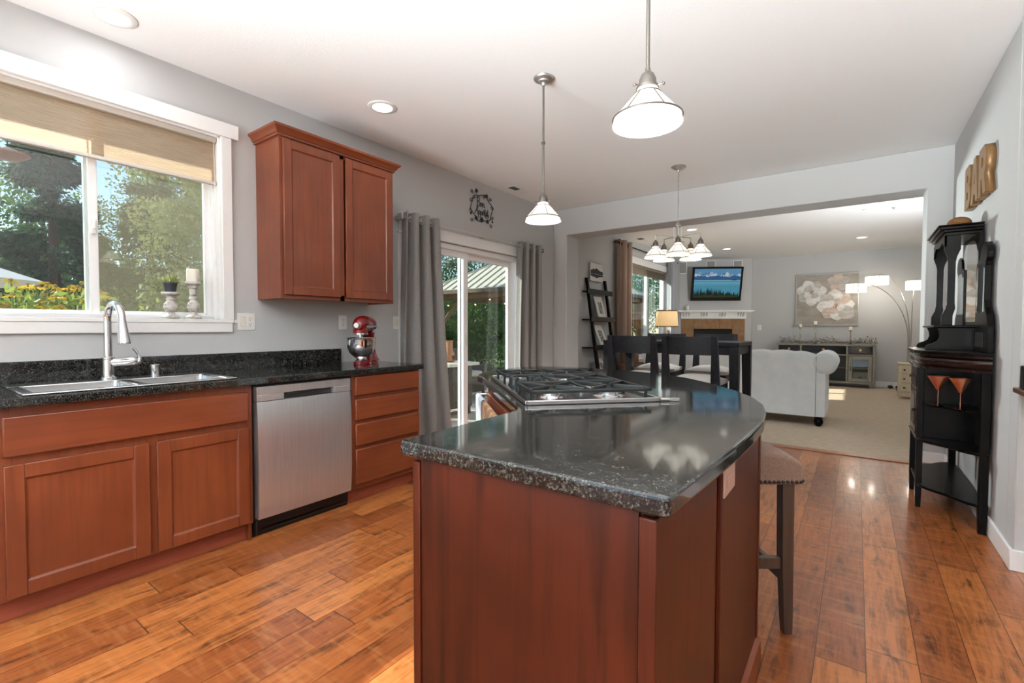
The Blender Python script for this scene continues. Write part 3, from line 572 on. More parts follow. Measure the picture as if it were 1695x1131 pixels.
for i in range(110):
    a = random.uniform(0, 2 * PI); el = random.uniform(.15, 1.45); L_ = random.uniform(.03, .062); c0 = np.array([XW - .018, 1.085, zs + .208]); d_ = np.array([math.cos(a) * math.cos(el), math.sin(a) * math.cos(el), math.sin(el)])
    sd_ = np.cross(d_, [0, 0, 1]); sd_ = sd_ / (np.linalg.norm(sd_) + 1e-9) * .0035; k = len(V); st = c0 + d_ * .006 + np.array([math.cos(a), math.sin(a), 0]) * random.uniform(0, .022); nn = np.cross(sd_, d_)
    V += [st, st + d_ * L_ * .5 + sd_, st + d_ * L_, st + d_ * L_ * .5 - sd_, st + d_ * L_ * .5 + nn * .8]; Fc += [[k, k + 1, k + 4], [k + 1, k + 2, k + 4], [k + 2, k + 3, k + 4], [k + 3, k, k + 4], [k, k + 3, k + 2, k + 1]]
rawmesh('foliage', V, Fc, mat('succulent', (150, 166, 98), .5, noise=((196, 198, 134), (60, 60, 60), .3, .7)), sp_)
# ---- stand mixer (head points towards the window end, -y)
mxr = thing('stand_mixer', 'red stand mixer with polished steel bowl', 'mixer', (-3.03, 2.25, .914))
xm, zb = -3.03, .914
bm = BM(); P = []
for i in range(33):
    t = 2 * PI * i / 32
bs = [(xm + .075 * math.cos(t) * (1.12 if math.sin(t) > 0 else 1), 2.255 + .15 * math.sin(t)) for t in np.linspace(0, 2 * PI, 33)[:-1]]
A = [bm.verts.new((p[0], p[1], zb + .002)) for p in bs]; B = [bm.verts.new((p[0], p[1], zb + .018)) for p in bs]; C_ = [bm.verts.new((xm + (p[0] - xm) * .86, 2.255 + (p[1] - 2.255) * .93, zb + .028)) for p in bs]
for P_, Q_ in ((A, B), (B, C_)):
    for i in range(32): bm.faces.new((P_[i], P_[(i + 1) % 32], Q_[(i + 1) % 32], Q_[i]))
bm.faces.new(A[::-1]); bm.faces.new(C_); obj('foot', bm, M_red, mxr)
bm = BM(); rings = []
for z_, yc, ry, rx in ((.02, 2.345, .062, .075), (.06, 2.335, .05, .058), (.11, 2.33, .040, .045), (.16, 2.325, .038, .042), (.205, 2.318, .045, .046), (.24, 2.31, .055, .05)):
    rings.append([bm.verts.new((xm + rx * math.cos(t), yc + ry * math.sin(t), zb + z_)) for t in np.linspace(0, 2 * PI, 25)[:-1]])
for P_, Q_ in zip(rings, rings[1:]):
    for i in range(24): bm.faces.new((P_[i], P_[(i + 1) % 24], Q_[(i + 1) % 24], Q_[i]))
bm.faces.new(rings[0][::-1]); bm.faces.new(rings[-1]); obj('column', bm, M_red, mxr)
bm = BM(); rings = []
for yy, r, zc in ((2.408, .004, .298), (2.404, .024, .298), (2.390, .044, .298), (2.36, .058, .298), (2.32, .064, .298), (2.27, .066, .299), (2.22, .066, .301), (2.17, .063, .301), (2.13, .056, .298), (2.105, .046, .294), (2.092, .032, .292), (2.088, .004, .292)):
    rings.append([bm.verts.new((xm + r * .92 * math.cos(t), yy, zb + zc + r * math.sin(t))) for t in np.linspace(0, 2 * PI, 25)[:-1]])
for P_, Q_ in zip(rings, rings[1:]):
    for i in range(24): bm.faces.new((P_[i], P_[(i + 1) % 24], Q_[(i + 1) % 24], Q_[i]))
bm.faces.new(rings[0][::-1]); bm.faces.new(rings[-1]); lathe(bm, [(.052, 0), (.054, .02), (.05, .06)], (xm, 2.150, zb + .225), 24); obj('motor_head', bm, M_red, mxr)
bm = BM(); lathe(bm, [(.0535, 0), (.0555, .002), (.0555, .012), (.0535, .014)], (xm, 2.150, zb + .222), 28); obj('collar_ring', bm, M_chrome, mxr)
obj('trim_band', boxes((xm + .0585, xm + .0625, 2.12, 2.36, zb + .276, zb + .290)), M_chrome, mxr, bev=.002)
bm = BM(); cyl(bm, (xm, 2.095, zb + .292), (xm, 2.070, zb + .292), .020, .018, 20); obj('hub_cap', bm, M_nickel, mxr)
for kp in ((xm + .062, 2.30, zb + .272), (xm + .058, 2.135, zb + .302)):
    bm = BM(); ball(bm, kp, .008); obj('knob', bm, M_black, mxr)
bm = BM(); cyl(bm, (xm, 2.150, zb + .222), (xm, 2.150, zb + .17), .012, n=14); obj('beater_shaft', bm, M_chrome, mxr)
bm = BM(); lathe(bm, [(.045, .030), (.048, .034), (.040, .040), (.034, .046), (.050, .056), (.082, .085), (.098, .125), (.104, .165), (.104, .196), (.108, .200), (.106, .203), (.102, .198), (.102, .165), (.095, .125), (.08, .088), (.045, .06), (.0001, .058)], (xm, 2.165, zb), 36, cap=True); obj('bowl', bm, M_chrome, mxr, ang=50)
bm = BM(); tube(bm, [(xm - .03, 2.066, zb + .19), (xm - .035, 2.035, zb + .185), (xm - .035, 2.03, zb + .15), (xm - .03, 2.06, zb + .125)], .005, 8); obj('bowl_handle', bm, M_chrome, mxr)

mxr.rotation_euler = (0, 0, .58)
# ------------------------------------------------------------------ curtains at the patio door
def curtain_mesh(x, top, bot, z1, z0, folds, amp, nu=120, nv=24, ph=0.):
    bm = BM(); G = []
    for j in range(nv + 1):
        t = j / nv; a = top[0] + (bot[0] - top[0]) * t ** 1.3; b = top[1] + (bot[1] - top[1]) * t ** 1.3; row = []
        for i in range(nu + 1):
            u = i / nu; am = amp * (1 + .25 * math.sin(3 * u + 2 * t))
            row.append(bm.verts.new((x + am * math.cos(2 * PI * folds * u + ph + .25 * math.sin(5 * t + 3 * u)), a + (b - a) * u + .25 * amp * math.sin(4 * PI * folds * u + ph), z1 + (z0 - z1) * t)))
        G.append(row)
    for j in range(nv):
        for i in range(nu): bm.faces.new((G[j][i], G[j][i + 1], G[j + 1][i + 1], G[j + 1][i]))
    return bm
def curtain(label, x, top, bot, z1, z0, folds, amp, m, ring_m, group, rod_z, ph=0.):
    t = thing('window_curtain', label, 'curtain', (x, (top[0] + top[1]) / 2, z1), 0, group)
    obj('cloth', curtain_mesh(x, top, bot, z1, z0, folds, amp, ph=ph), m, t, ang=80, solid=.004)
    n = int(folds * 2)
    for i in range(n):
        y = top[0] + (top[1] - top[0]) * ((i + .5 - ph / PI) / n) if False else top[0] + (top[1] - top[0]) * ((i + .5) / n)
        bm = BM(); sgn = 1 if i % 2 else -1; Mx = Matrix.Translation((x, y, rod_z)) @ Matrix.Rotation(PI / 2 + sgn * .5, 4, 'Z') @ Matrix.Rotation(PI / 2, 4, 'X')
        Mx = Matrix.Translation((x, y, rod_z)) @ Matrix.Rotation(sgn * .9, 4, 'Z') @ Matrix.Rotation(PI / 2, 4, 'X')
        lathe(bm, [(.019, -.006), (.027, -.004), (.027, .004), (.019, .006), (.019, -.006)], (0, 0, 0), 16, Mx, cap=False); obj('grommet', bm, ring_m, t)
    return t
RX, RZ = XW + .095, 2.155
curtain('long grey grommet curtain left of the patio door', RX, (2.79, 3.235), (2.70, 3.46), 2.205, .02, 3.5, .05, M_curt, M_nickel, 'grey curtains at the patio door', RZ)
curtain('long grey grommet curtain right of the patio door', RX, (4.55, 5.02), (4.44, 5.10), 2.205, .02, 3.5, .05, M_curt, M_nickel, 'grey curtains at the patio door', RZ, ph=.4)
cr_ = thing('curtain_rod', 'white metal curtain rod with square ends over the patio door', 'curtain rod', (RX, 3.9, RZ))
bm = BM(); cyl(bm, (RX, 2.77, RZ), (RX, 5.06, RZ), .011, n=14); obj('rod', bm, mat('rod_satin', (206, 204, 202), .3, .6), cr_)
for y in (2.765, 5.065):
    obj('finial', boxes((RX - .028, RX + .028, y - .012, y + .012, RZ - .028, RZ + .028)), M_nickel, cr_, bev=.004)
for y in (2.80, 3.95, 5.03):
    bm = BM(); cyl(bm, (XW, y, RZ), (RX, y, RZ), .007, n=10); cyl(bm, (XW, y, RZ), (XW + .006, y, RZ), .022, n=14); obj('bracket', bm, M_nickel, cr_)
# ------------------------------------------------------------------ wrought iron sign
M_wi = mat('wrought_iron', (26, 25, 25), .5)
sg = thing('wall_sign', 'black wrought iron scroll sign with script lettering above the patio door', 'wall sign', (XW, 3.966, 2.48))
sx = XW + .012
def yz(*p): return [(sx, a, b) for a, b in p]
bm = BM(); cy, cz = 3.966, 2.48
def wave(a, n, r): return [(sx, cy + (.178 + .010 * math.sin(a * t)) * math.cos(t), cz + (.142 + .010 * math.sin(a * t)) * math.sin(t)) for t in np.linspace(0, 2 * PI, n)[:-1]]
tube(bm, wave(6, 70, 0), .0042, 6, closed=True)
def spiral(c, r, a0, turns, dirn=1): return [(sx, c[0] + r * (1 - .72 * s) * math.cos(a0 + dirn * turns * 2 * PI * s), c[1] + r * (1 - .72 * s) * math.sin(a0 + dirn * turns * 2 * PI * s)) for s in np.linspace(0, 1, 20)]
for c, r, a0, tn, dd in (((cy - .165, cz + .145), .024, -.8, 1.1, 1), ((cy + .150, cz + .120), .024, 3.9, 1.1, -1), ((cy - .168, cz - .150), .024, .8, 1.1, -1), ((cy + .160, cz - .165), .024, 2.2, 1.1, 1), ((cy - .175, cz + .05), .026, 0, 1, 1), ((cy - .182, cz - .05), .026, 0, 1, -1), ((cy + .180, cz + .03), .026, PI, 1, -1), ((cy + .180, cz - .07), .026, PI, 1, 1), ((cy + .03, cz + .125), .022, 1.5, 1.2, -1), ((cy - .13, cz + .085), .02, 0, 1.1, 1), ((cy + .085, cz - .07), .038, 2.4, 1.3, -1)):
    tube(bm, spiral(c, r, a0, tn, dd), .0034, 6)
obj('scroll_frame', bm, M_wi, sg)
bm = BM()
def leaf(c, a, s):
    P = [(0, 0), (.35, .32), (.3, .55), (.62, .42), (.85, .18), (1.0, 0), (.85, -.18), (.62, -.42), (.3, -.55), (.35, -.32)]
    prism(bm, [(c[0] + s * (p * math.cos(a) - q * math.sin(a)), c[1] + s * (p * math.sin(a) + q * math.cos(a))) for p, q in P], 'x', sx - .002, sx + .002)
for c, a, s in (((cy - .08, cz + .145), 1.9, .05), ((cy + .075, cz + .125), 1.3, .05), ((cy - .085, cz - .145), 1.9, .05), ((cy + .0, cz - .155), 1.57, .062), ((cy + .085, cz - .15), 1.1, .05), ((cy + .17, cz - .11), -.5, .03), ((cy - .165, cz - .095), 2.5, .03)): leaf(c, a, s)
obj('leaves', bm, M_wi, sg, smooth=False)
# script letters "Bon Appetit" drawn as bent rod
GL = {'B': [[(0, 0), (.05, .5), (.1, 1.05)], [(-.1, .85), (.15, 1.08), (.42, .95), (.38, .66), (.1, .56), (.45, .48), (.5, .15), (.2, -.04), (-.08, .1)]],
      'A': [[(-.1, .05), (.12, .12), (.32, .6), (.52, 1.05), (.56, .5), (.62, 0)], [(.15, .4), (.62, .42)]],
      'o': [[(.32, .45), (.12, .42), (.04, .2), (.14, .02), (.32, .08), (.36, .3), (.28, .46), (.5, .36)]],
      'n': [[(0, 0), (.06, .42)], [(.05, .28), (.18, .44), (.28, .38), (.26, .05), (.36, 0), (.46, .1)]],
      'p': [[(-.06, -.42), (.06, .44)], [(.05, .3), (.2, .46), (.34, .34), (.3, .08), (.12, .02), (.02, .12)]],
      'e': [[(.04, .2), (.28, .26), (.26, .44), (.1, .42), (.03, .2), (.12, .02), (.3, .06), (.4, .16)]],
      't': [[(.14, .85), (.08, .3), (.14, .02), (.28, .06)], [(-.02, .56), (.3, .6)]],
      'i': [[(.04, .42), (.04, .1), (.14, .0), (.24, .08)], [(.06, .60), (.09, .64)]],
      'E': [[(.04, .2), (.28, .26), (.26, .44), (.1, .42), (.03, .2), (.12, .02), (.3, .06), (.4, .16)], [(.18, .56), (.32, .7)]]}
ADV = {'B': .55, 'A': .72, 'o': .45, 'n': .46, 'p': .42, 'e': .38, 't': .30, 'i': .24, 'E': .38}
def spline(P, k=5):
    if len(P) < 3: return P
    Q = []
    for i in range(len(P) - 1):
        p0, p1, p2, p3 = P[max(i - 1, 0)], P[i], P[i + 1], P[min(i + 2, len(P) - 1)]
        for s in range(k):
            t = s / k; Q.append(tuple(.5 * ((2 * p1[d]) + (-p0[d] + p2[d]) * t + (2 * p0[d] - 5 * p1[d] + 4 * p2[d] - p3[d]) * t * t + (-p0[d] + 3 * p1[d] - 3 * p2[d] + p3[d]) * t ** 3) for d in range(2)))
    return Q + [P[-1]]
bm = BM()
for word, y0, z0, s in (('Bon', cy - .075, cz + .015, .088), ('AppEtit', cy - .115, cz - .072, .082)):
    y = y0
    for ch in word:
        for st in GL[ch]: tube(bm, [(sx, y + p * s, z0 + q * s * 1.05) for p, q in spline(st)], .0036, 6)
        y += ADV[ch] * s
obj('script_lettering', bm, M_wi, sg)
# ------------------------------------------------------------------ island
isl = thing('kitchen_island', 'dark cherry kitchen island cabinet with a wing turned at an angle', 'island', (-.7, 1.6, 0))
bm = BM(); prism(bm, [(-.872, .802), (-.277, .802), (-.277, 1.842), (-.62, 1.842), (-1.13, 2.50), (-1.62, 2.0), (-.895, 1.322)], 'z', .0, .875); obj('carcass', bm, M_cab_d, isl, smooth=False)
obj('end_panel', boxes((-.852, -.302, .792, .802, .0, .874)), wood('cherry_laminate', (88, 36, 19), (46, 18, 10), (70, 28, 15), 'z', .38, .7, .05), isl, bev=.001)
obj('corner_post', boxes((-.877, -.853, .787, .812, .0, .866)), M_cab_d, isl, bev=.002)
obj('corner_post', boxes((-.300, -.268, .785, .815, .0, .866)), M_cab_d, isl, bev=.003)
obj('side_panel', boxes((-.277, -.271, .818, 1.232, 0, .874)), M_cab_d, isl, bev=.001)
obj('side_panel', boxes((-.277, -.266, 1.262, 1.815, .1, .874)), M_cab_d, isl, bev=.002)
obj('edge_stile', boxes((-.279, -.263, 1.822, 1.848, .1, .874)), M_cab_d, isl, bev=.002)
bm = BM(); prism(bm, [(-.272, .0), (-.252, 0), (-.254, .085), (-.268, .105), (-.272, .105)], 'y', 1.262, 1.852); obj('base_moulding', bm, M_cab_h, isl, smooth=False)
# wing front with drawer fronts and a rail
ax = Vector((-.725, .689, 0)).normalized(); bx = Vector((.689, .725, 0)).normalized()
def wing(a, b, z): return Vector((-.900, 1.325, 0)) + ax * a + bx * b + Vector((0, 0, z))
def wbox(bm, a0, a1, b0, b1, z0, z1):
    vs = [bm.verts.new(wing(*p)) for p in ((a0, b0, z0), (a1, b0, z0), (a1, b1, z0), (a0, b1, z0), (a0, b0, z1), (a1, b0, z1), (a1, b1, z1), (a0, b1, z1))]
    for f in ((0, 3, 2, 1), (4, 5, 6, 7), (0, 1, 5, 4), (1, 2, 6, 5), (2, 3, 7, 6), (3, 0, 4, 7)): bm.faces.new([vs[i] for i in f])
for a0, a1, z0, z1 in ((.06, .48, .12, .68), (.51, .93, .12, .68), (.06, .93, .72, .85)):
    bm = BM(); wbox(bm, a0, a1, -.02, .005, z0, z1); obj('door' if z1 < .7 else 'drawer', bm, M_cab_v, isl, bev=.004)
bm = BM(); tube(bm, [wing(.10, -.018, .84), wing(.10, -.075, .84), wing(.90, -.075, .84), wing(.90, -.018, .84)], .007, 10); obj('towel_bar', bm, M_nickel, isl)
tp = [(-.913, .777), (-.244, .775), (-.232, 1.0), (-.222, 1.2), (-.218, 1.4), (-.221, 1.6), (-.236, 1.76), (-.268, 1.93), (-.33, 2.11), (-.43, 2.29), (-.577, 2.50), (-.74, 2.68), (-.93, 2.83), (-1.16, 2.90), (-1.42, 2.93), (-1.66, 2.92), (-1.83, 2.85), (-1.91, 2.70), (-1.915, 2.48), (-1.87, 2.28), (-1.815, 2.14), (-1.76, 2.075), (-1.69, 2.03), (-.958, 1.345), (-.932, 1.305), (-.925, 1.25)]
it_ = thing('island_worktop', 'polished black granite island top with a rounded seating end', 'worktop', (-.7, 1.6, .876))
bm = BM(); fs = prism(bm, tp, 'z', .8765, .9145); obj('slab', bm, M_granite, it_, bev=.008, segs=3, smooth=False)
op = plate('outlet_plate', 'white outlet plate on the dark side panel of the island', 'outlet', (-.265, 1.325, .800), .125, .072, '', m=mat('plate_almond', (206, 168, 150), .45))
op_b = BM()
for s in (-1, 1):
    for dz in (-.006, .006): box(op_b, .006, .0068, s * .018 - .004 - .005, s * .018 + .004 - .005, dz - .001, dz + .001)
    cyl(op_b, (.006, s * .018 + .008, 0), (.0068, s * .018 + .008, 0), .0026, n=8)
obj('receptacle', boxes((.005, .0075, -.034, .034, -.0165, .0165)), mat('plate_almond', (206, 168, 150), .45), op, local=True, bev=.002)
obj('slots', op_b, M_slot, op, local=True, smooth=False)
# towels over the bar
def towel(label, a0, a1, z0, m):
    G = []; V = []; Fc = []
    nu, nv = 14, 22
    prof = [(-.087, z0 + (.84 - z0) * i / 12) for i in range(12)] + [(-.075 - .012 * math.cos(t), .84 + .012 * math.sin(t)) for t in np.linspace(0, PI, 7)] + [(-.063, .84 - (.84 - z0 - .05) * i / 12) for i in range(1, 13)]
    bm = BM()
    for (b, z) in prof:
        G.append([bm.verts.new(wing(a0 + (a1 - a0) * i / nu, b + .004 * math.sin(i * 1.1) * (1 if b < -.075 else -.3) * min(1, (.853 - z) * 8), z)) for i in range(nu + 1)])
    for p, q in zip(G, G[1:]):
        for i in range(nu): bm.faces.new((p[i], p[i + 1], q[i + 1], q[i]))
    o = obj('kitchen_towel', bm, m, solid=.004, ang=80, label=label, cat='towel', loc=tuple(wing((a0 + a1) / 2, -.075, .84))); return o
towel('tan and brown patterned kitchen towel on the island rail', .16, .60, .50, cloth_mat('towel_tan', (218, 160, 92), .1, weave=(200, .2), col2=(96, 62, 44), mixsc=(14, 14, 9)))
towel('pale blue grey kitchen towel on the far end of the island rail', .64, .86, .46, cloth_mat('towel_blue', (190, 202, 212), .1, weave=(200, .2)))
# ---- gas cooktop
ct = thing('gas_cooktop', 'stainless gas cooktop with black cast iron grates on the island', 'cooktop', (-1.1, 1.87, .9145))
c0 = Vector((-.952, 1.385, 0))
def cp(a, b, z): return c0 + ax * a + bx * b + Vector((0, 0, z))
def cbox(bm, a0, a1, b0, b1, z0, z1):
    vs = [bm.verts.new(cp(*p)) for p in ((a0, b0, z0), (a1, b0, z0), (a1, b1, z0), (a0, b1, z0), (a0, b0, z1), (a1, b0, z1), (a1, b1, z1), (a0, b1, z1))]
    for f in ((0, 3, 2, 1), (4, 5, 6, 7), (0, 1, 5, 4), (1, 2, 6, 5), (2, 3, 7, 6), (3, 0, 4, 7)): bm.faces.new([vs[i] for i in f])
AL, BD, z0 = .915, .525, .9145
bm = BM(); cbox(bm, 0, AL, 0, BD, z0, z0 + .006)
for a0, a1, b0, b1 in ((0, AL, 0, .014), (0, AL, BD - .014, BD), (0, .014, 0, BD), (AL - .014, AL, 0, BD)): cbox(bm, a0, a1, b0, b1, z0, z0 + .017)
obj('tray', bm, M_steel2, ct, bev=.004, segs=3)
BUR = [(.17, .14, .036), (.17, .38, .046), (.455, .37, .055), (.745, .14, .046), (.745, .38, .036)]
for a, b, r in BUR:
    bm = BM(); lathe(bm, [(r * 1.5, 0), (r * 1.4, .004), (r * 1.05, .006), (r * 1.0, .020), (r * .6, .021)], cp(a, b, z0 + .006), 24); bu = obj('burner', bm, M_steel2, ct)
    bm = BM(); lathe(bm, [(r * .86, .0), (r * .9, .004), (r * .84, .009), (.0001, .010)], cp(a, b, z0 + .0265), 24); obj('burner_cap', bm, M_iron, bu)
for a, b in ((.355, .06), (.455, .05), (.555, .06), (.405, .135), (.505, .135)):
    bm = BM(); lathe(bm, [(.025, 0), (.025, .008), (.021, .011), (.020, .044), (.017, .047), (.0001, .047)], cp(a, b, z0 + .006), 20); kb = BM(); obj('knob', bm, M_iron, ct)
def grate(a0, a1, b0, b1, fingers):
    bm = BM(); zt = z0 + .050; w = .0065
    for p in ((a0, a1, b0, b0 + .013), (a0, a1, b1 - .013, b1), (a0, a0 + .013, b0, b1), (a1 - .013, a1, b0, b1)): cbox(bm, *p, zt - .013, zt)
    for a in (a0 + .04, a1 - .04):
        for b in (b0 + .0065, b1 - .0065): cbox(bm, a - .006, a + .006, b - .006, b + .006, z0 + .005, zt - .012)
    bmid = (b0 + b1) / 2; cbox(bm, a0, a1, bmid - .006, bmid + .006, zt - .012, zt)
    for ac, bc in fingers:
        for t in (PI / 4, 3 * PI / 4, 5 * PI / 4, 7 * PI / 4):
            d = Vector((math.cos(t), math.sin(t)))
            p0 = Vector((ac, bc)) + d * .022; p1 = Vector((ac, bc)) + d * .15
            for lim, i in ((a0, 0), (b0, 1)):
                if p1[i] < lim + .006: p1 = Vector((ac, bc)) + d * ((lim + .006 - (ac, bc)[i]) / d[i])
            for lim, i in ((a1, 0), (b1, 1)):
                if p1[i] > lim - .006: p1 = Vector((ac, bc)) + d * ((lim - .006 - (ac, bc)[i]) / d[i])
            q = Vector((-d.y, d.x)) * .0055
            A = [bm.verts.new(cp(*(p + s * q), zz)) for zz in (zt - .013, zt + .003) for p, s in ((p0, 1), (p0, -1), (p1, -1), (p1, 1))]
            for f in ((0, 3, 2, 1), (4, 5, 6, 7), (0, 1, 5, 4), (1, 2, 6, 5), (2, 3, 7, 6), (3, 0, 4, 7)): bm.faces.new([A[i] for i in f])
    obj('grate', bm, M_iron, ct, bev=.003)
grate(.025, .315, .025, .50, [(.17, .14), (.17, .38)])
grate(.325, .590, .20, .50, [(.455, .37)])
grate(.600, .890, .025, .50, [(.745, .14), (.745, .38)])
lg = thing('gas_lighter', 'small two-pronged chrome lighter lying beside the cooktop', 'lighter', (-.60, 1.80, .9145))
R_ = Vector((.81, .59, 0)).normalized(); b0_ = Vector((-.600, 1.775, .922))
bm = BM(); cyl(bm, b0_, b0_ + R_ * .035, .006, n=10); obj('barrel', bm, M_nickel, lg)
bm = BM(); cyl(bm, b0_ + R_ * .03 + Vector((0, 0, .003)), b0_ + R_ * .075 + Vector((0, 0, .003)), .0025, n=8); obj('prong', bm, M_nickel, lg)
bm = BM(); cyl(bm, b0_ + R_ * .03 - Vector((0, 0, .003)), b0_ + R_ * .075 - Vector((0, 0, .003)), .0025, n=8); obj('prong', bm, M_nickel, lg)
# ------------------------------------------------------------------ bar stool
ang = math.atan2(.589, .808)
st = thing('bar_stool', 'taupe upholstered bar stool with nailheads and brown legs by the island', 'stool', (-.406, 2.113, 0), ang)
M_leg = wood('stool_wood', (86, 64, 50), (52, 38, 30), (74, 54, 42), 'z', .4)
M_ups = cloth_mat('stool_linen', (150, 122, 106), 0, weave=(300, .4), col2=(132, 106, 92), mixsc=(120, 120, 120))
hw, hd = .20, .16
bm = BM(); nx, ny = 20, 14
def seat_top(s, t): # s,t in -1..1
    return .672 + .062 * (1 - abs(s) ** 3.6) * (1 - .35 * abs(t) ** 6)
G = [[bm.verts.new((hw * s * (1 - .012 * (abs(t) > .95)), hd * t, seat_top(s, t))) for s in np.linspace(-1, 1, nx)] for t in np.linspace(-1, 1, ny)]
for j in range(ny - 1):
    for i in range(nx - 1): bm.faces.new((G[j][i], G[j][i + 1], G[j + 1][i + 1], G[j + 1][i]))
ed = [e_ for e_ in bm.edges if e_.is_boundary]; ret = bmesh.ops.extrude_edge_only(bm, edges=ed); lo = [g for g in ret['geom'] if isinstance(g, bmesh.types.BMVert)]
for v_ in lo: v_.co.z = .592
bmesh.ops.contextual_create(bm, geom=[e_ for e_ in bm.edges if e_.is_boundary]); obj('seat', bm, M_ups, st, local=True, bev=.012, segs=4, ang=50)
bm = BM()
for i in range(23): ball(bm, (-hw + .012 + (2 * hw - .024) * i / 22, -hd - .002, .606), .0065, n=8, m=5)
for i in range(17):
    for s in (-1, 1): ball(bm, (s * (hw + .002), -hd + .012 + (2 * hd - .024) * i / 16, .606), .0065, n=8, m=5)
sn = obj('nailhead_trim', bm, mat('nailhead', (58, 46, 38), .35, .8), st, local=True)
for sx_ in (-1, 1):
    for sy_ in (-1, 1):
        bm = BM(); cx, cy_ = sx_ * (hw - .05), sy_ * (hd - .035); a = .021
        V_ = []
        for z, o_, w in ((0, .016, .016), (.06, .013, .018), (.28, .004, .022), (.595, 0, .023)):
            V_.append([bm.verts.new((cx + sx_ * o_ * .6 + p * w, cy_ + sy_ * o_ * .4 + q * w, z)) for p, q in ((-1, -1), (1, -1), (1, 1), (-1, 1))])
        for A, B in zip(V_, V_[1:]):
            for i in range(4): bm.faces.new((A[i], A[(i + 1) % 4], B[(i + 1) % 4], B[i]))
        bm.faces.new(V_[0][::-1]); bm.faces.new(V_[-1]); obj('leg', bm, M_leg, st, local=True, bev=.003)
for s in (-1, 1):
    obj('stretcher', boxes((-(hw - .07), hw - .07, s * (hd - .035) - .013, s * (hd - .035) + .013, .255, .30)), M_leg, st, local=True, bev=.003)
    obj('stretcher', boxes((s * (hw - .05) - .012, s * (hw - .05) + .012, -(hd - .055), hd - .055, .20, .24)), M_leg, st, local=True, bev=.003)
# ------------------------------------------------------------------ pendants and chandelier
SHP = [(.030, .122), (.034, .112), (.040, .100), (.108, .022), (.110, .008), (.114, .0)]
def glass_shade(parent, loc, s=1.0, w=PEND_W, up=True):
    bm = BM(); pr = [(r * s, z * s) for r, z in SHP]; inn = [(r * s - .0035, z * s) for r, z in SHP[::-1]]
    lathe(bm, pr + inn + [pr[0]], loc, 40, cap=False); sh = obj('glass_shade', bm, M_lampglass, parent, local=True, ang=50)
    L_ = Vector(loc); bm = BM()
    for (r, z) in ((.0415 * s, .0985 * s), (.111 * s, .021 * s)):
        tube(bm, [L_ + Vector((r * math.cos(t), r * math.sin(t), z)) for t in np.linspace(0, 2 * PI, 33)[:-1]], .0026, 6, closed=True)
    for k in range(6):
        t = k * PI / 3 + .3; tube(bm, [L_ + Vector((math.cos(t) * .0415 * s, math.sin(t) * .0415 * s, .0985 * s)), L_ + Vector((math.cos(t) * .111 * s, math.sin(t) * .111 * s, .021 * s))], .0021, 6)
    obj('wire_cage', bm, M_rod, sh, local=True)
    bm = BM(); ball(bm, L_ + Vector((0, 0, .052 * s)), .026 * s, (1, 1, 1.2), 16, 10); obj('bulb', bm, M_bulb, sh, local=True)
    l = bpy.data.lights.new('bulb_lamp', 'POINT'); l.energy = w; l.shadow_soft_size = .03; l.color = (.96, .985, 1)
    o = bpy.data.objects.new('bulb_lamp', l); o.location = L_ + Vector((0, 0, .060 * s)); o.visible_glossy = False; COL.objects.link(o); o.parent = parent
    return sh
def socket(parent, loc, s=1.0):
    bm = BM(); lathe(bm, [(.036 * s, .0), (.036 * s, .006), (.029 * s, .010), (.027 * s, .030), (.020 * s, .046), (.010 * s, .055), (.008 * s, .066)], loc, 24)
    for k in range(3):
        t = k * 2 * PI / 3; cyl(bm, Vector(loc) + Vector((math.cos(t) * .03 * s, math.sin(t) * .03 * s, .003)), Vector(loc) + Vector((math.cos(t) * .050 * s, math.sin(t) * .050 * s, .003)), .003 * s, n=8); ball(bm, Vector(loc) + Vector((math.cos(t) * .052 * s, math.sin(t) * .052 * s, .003)), .0055 * s, n=8, m=6)
    obj('socket', bm, M_rod, parent, local=True)
def pendant(x, y, label):
    t = thing('pendant_light', label, 'pendant light', (x, y, H), 0, 'pendants over the island'); zb_ = 1.862 - H
    bm = BM(); lathe(bm, [(.062, 0), (.064, -.004), (.060, -.012), (.034, -.018), (.032, -.026), (.014, -.034), (.010, -.05)], (0, 0, 0), 32); obj('canopy', bm, M_nickel, t, local=True)
    bm = BM(); cyl(bm, (0, 0, -.04), (0, 0, zb_ + .175), .0065, n=12); lathe(bm, [(.0066, -.012), (.010, -.008), (.010, -.003), (.013, 0), (.010, .003), (.010, .008), (.0066, .012)], (0, 0, 2.351 - H), 16, cap=False); obj('rod', bm, M_rod, t, local=True)
    socket(t, (0, 0, zb_ + .116)); glass_shade(t, (0, 0, zb_)); return t
pendant(-.569, 1.532, 'nearer glass pendant light over the island')
pendant(-1.611, 2.538, 'farther glass pendant light over the island, its ceiling canopy in view')
chx, chy = -1.425, 4.69
ch = thing('chandelier', 'brushed nickel chandelier with five glass shades over the dining table', 'chandelier', (chx, chy, H), 0)
bm = BM(); lathe(bm, [(.068, 0), (.070, -.005), (.05, -.018), (.022, -.03), (.012, -.036), (.008, -.05)], (0, 0, 0), 28); obj('canopy', bm, M_nickel, ch, local=True)
bm = BM(); zt, zb2 = -.05, 2.215 - H; nl = 20
for i in range(nl):
    zc = zt + (zb2 - zt) * (i + .5) / nl; hl = (zt - zb2) / nl * .66
    pts = [((.0065 * math.cos(t)) * (1 if i % 2 else 0), (.0065 * math.cos(t)) * (0 if i % 2 else 1), zc + hl * math.sin(t)) for t in np.linspace(0, 2 * PI, 11)[:-1]]; tube(bm, pts, .0017, 5, closed=True)
tube(bm, [(0, 0, zt), (.002, .002, (zt + zb2) / 2), (0, 0, zb2)], .0011, 5); obj('chain', bm, M_nickel, ch, local=True)
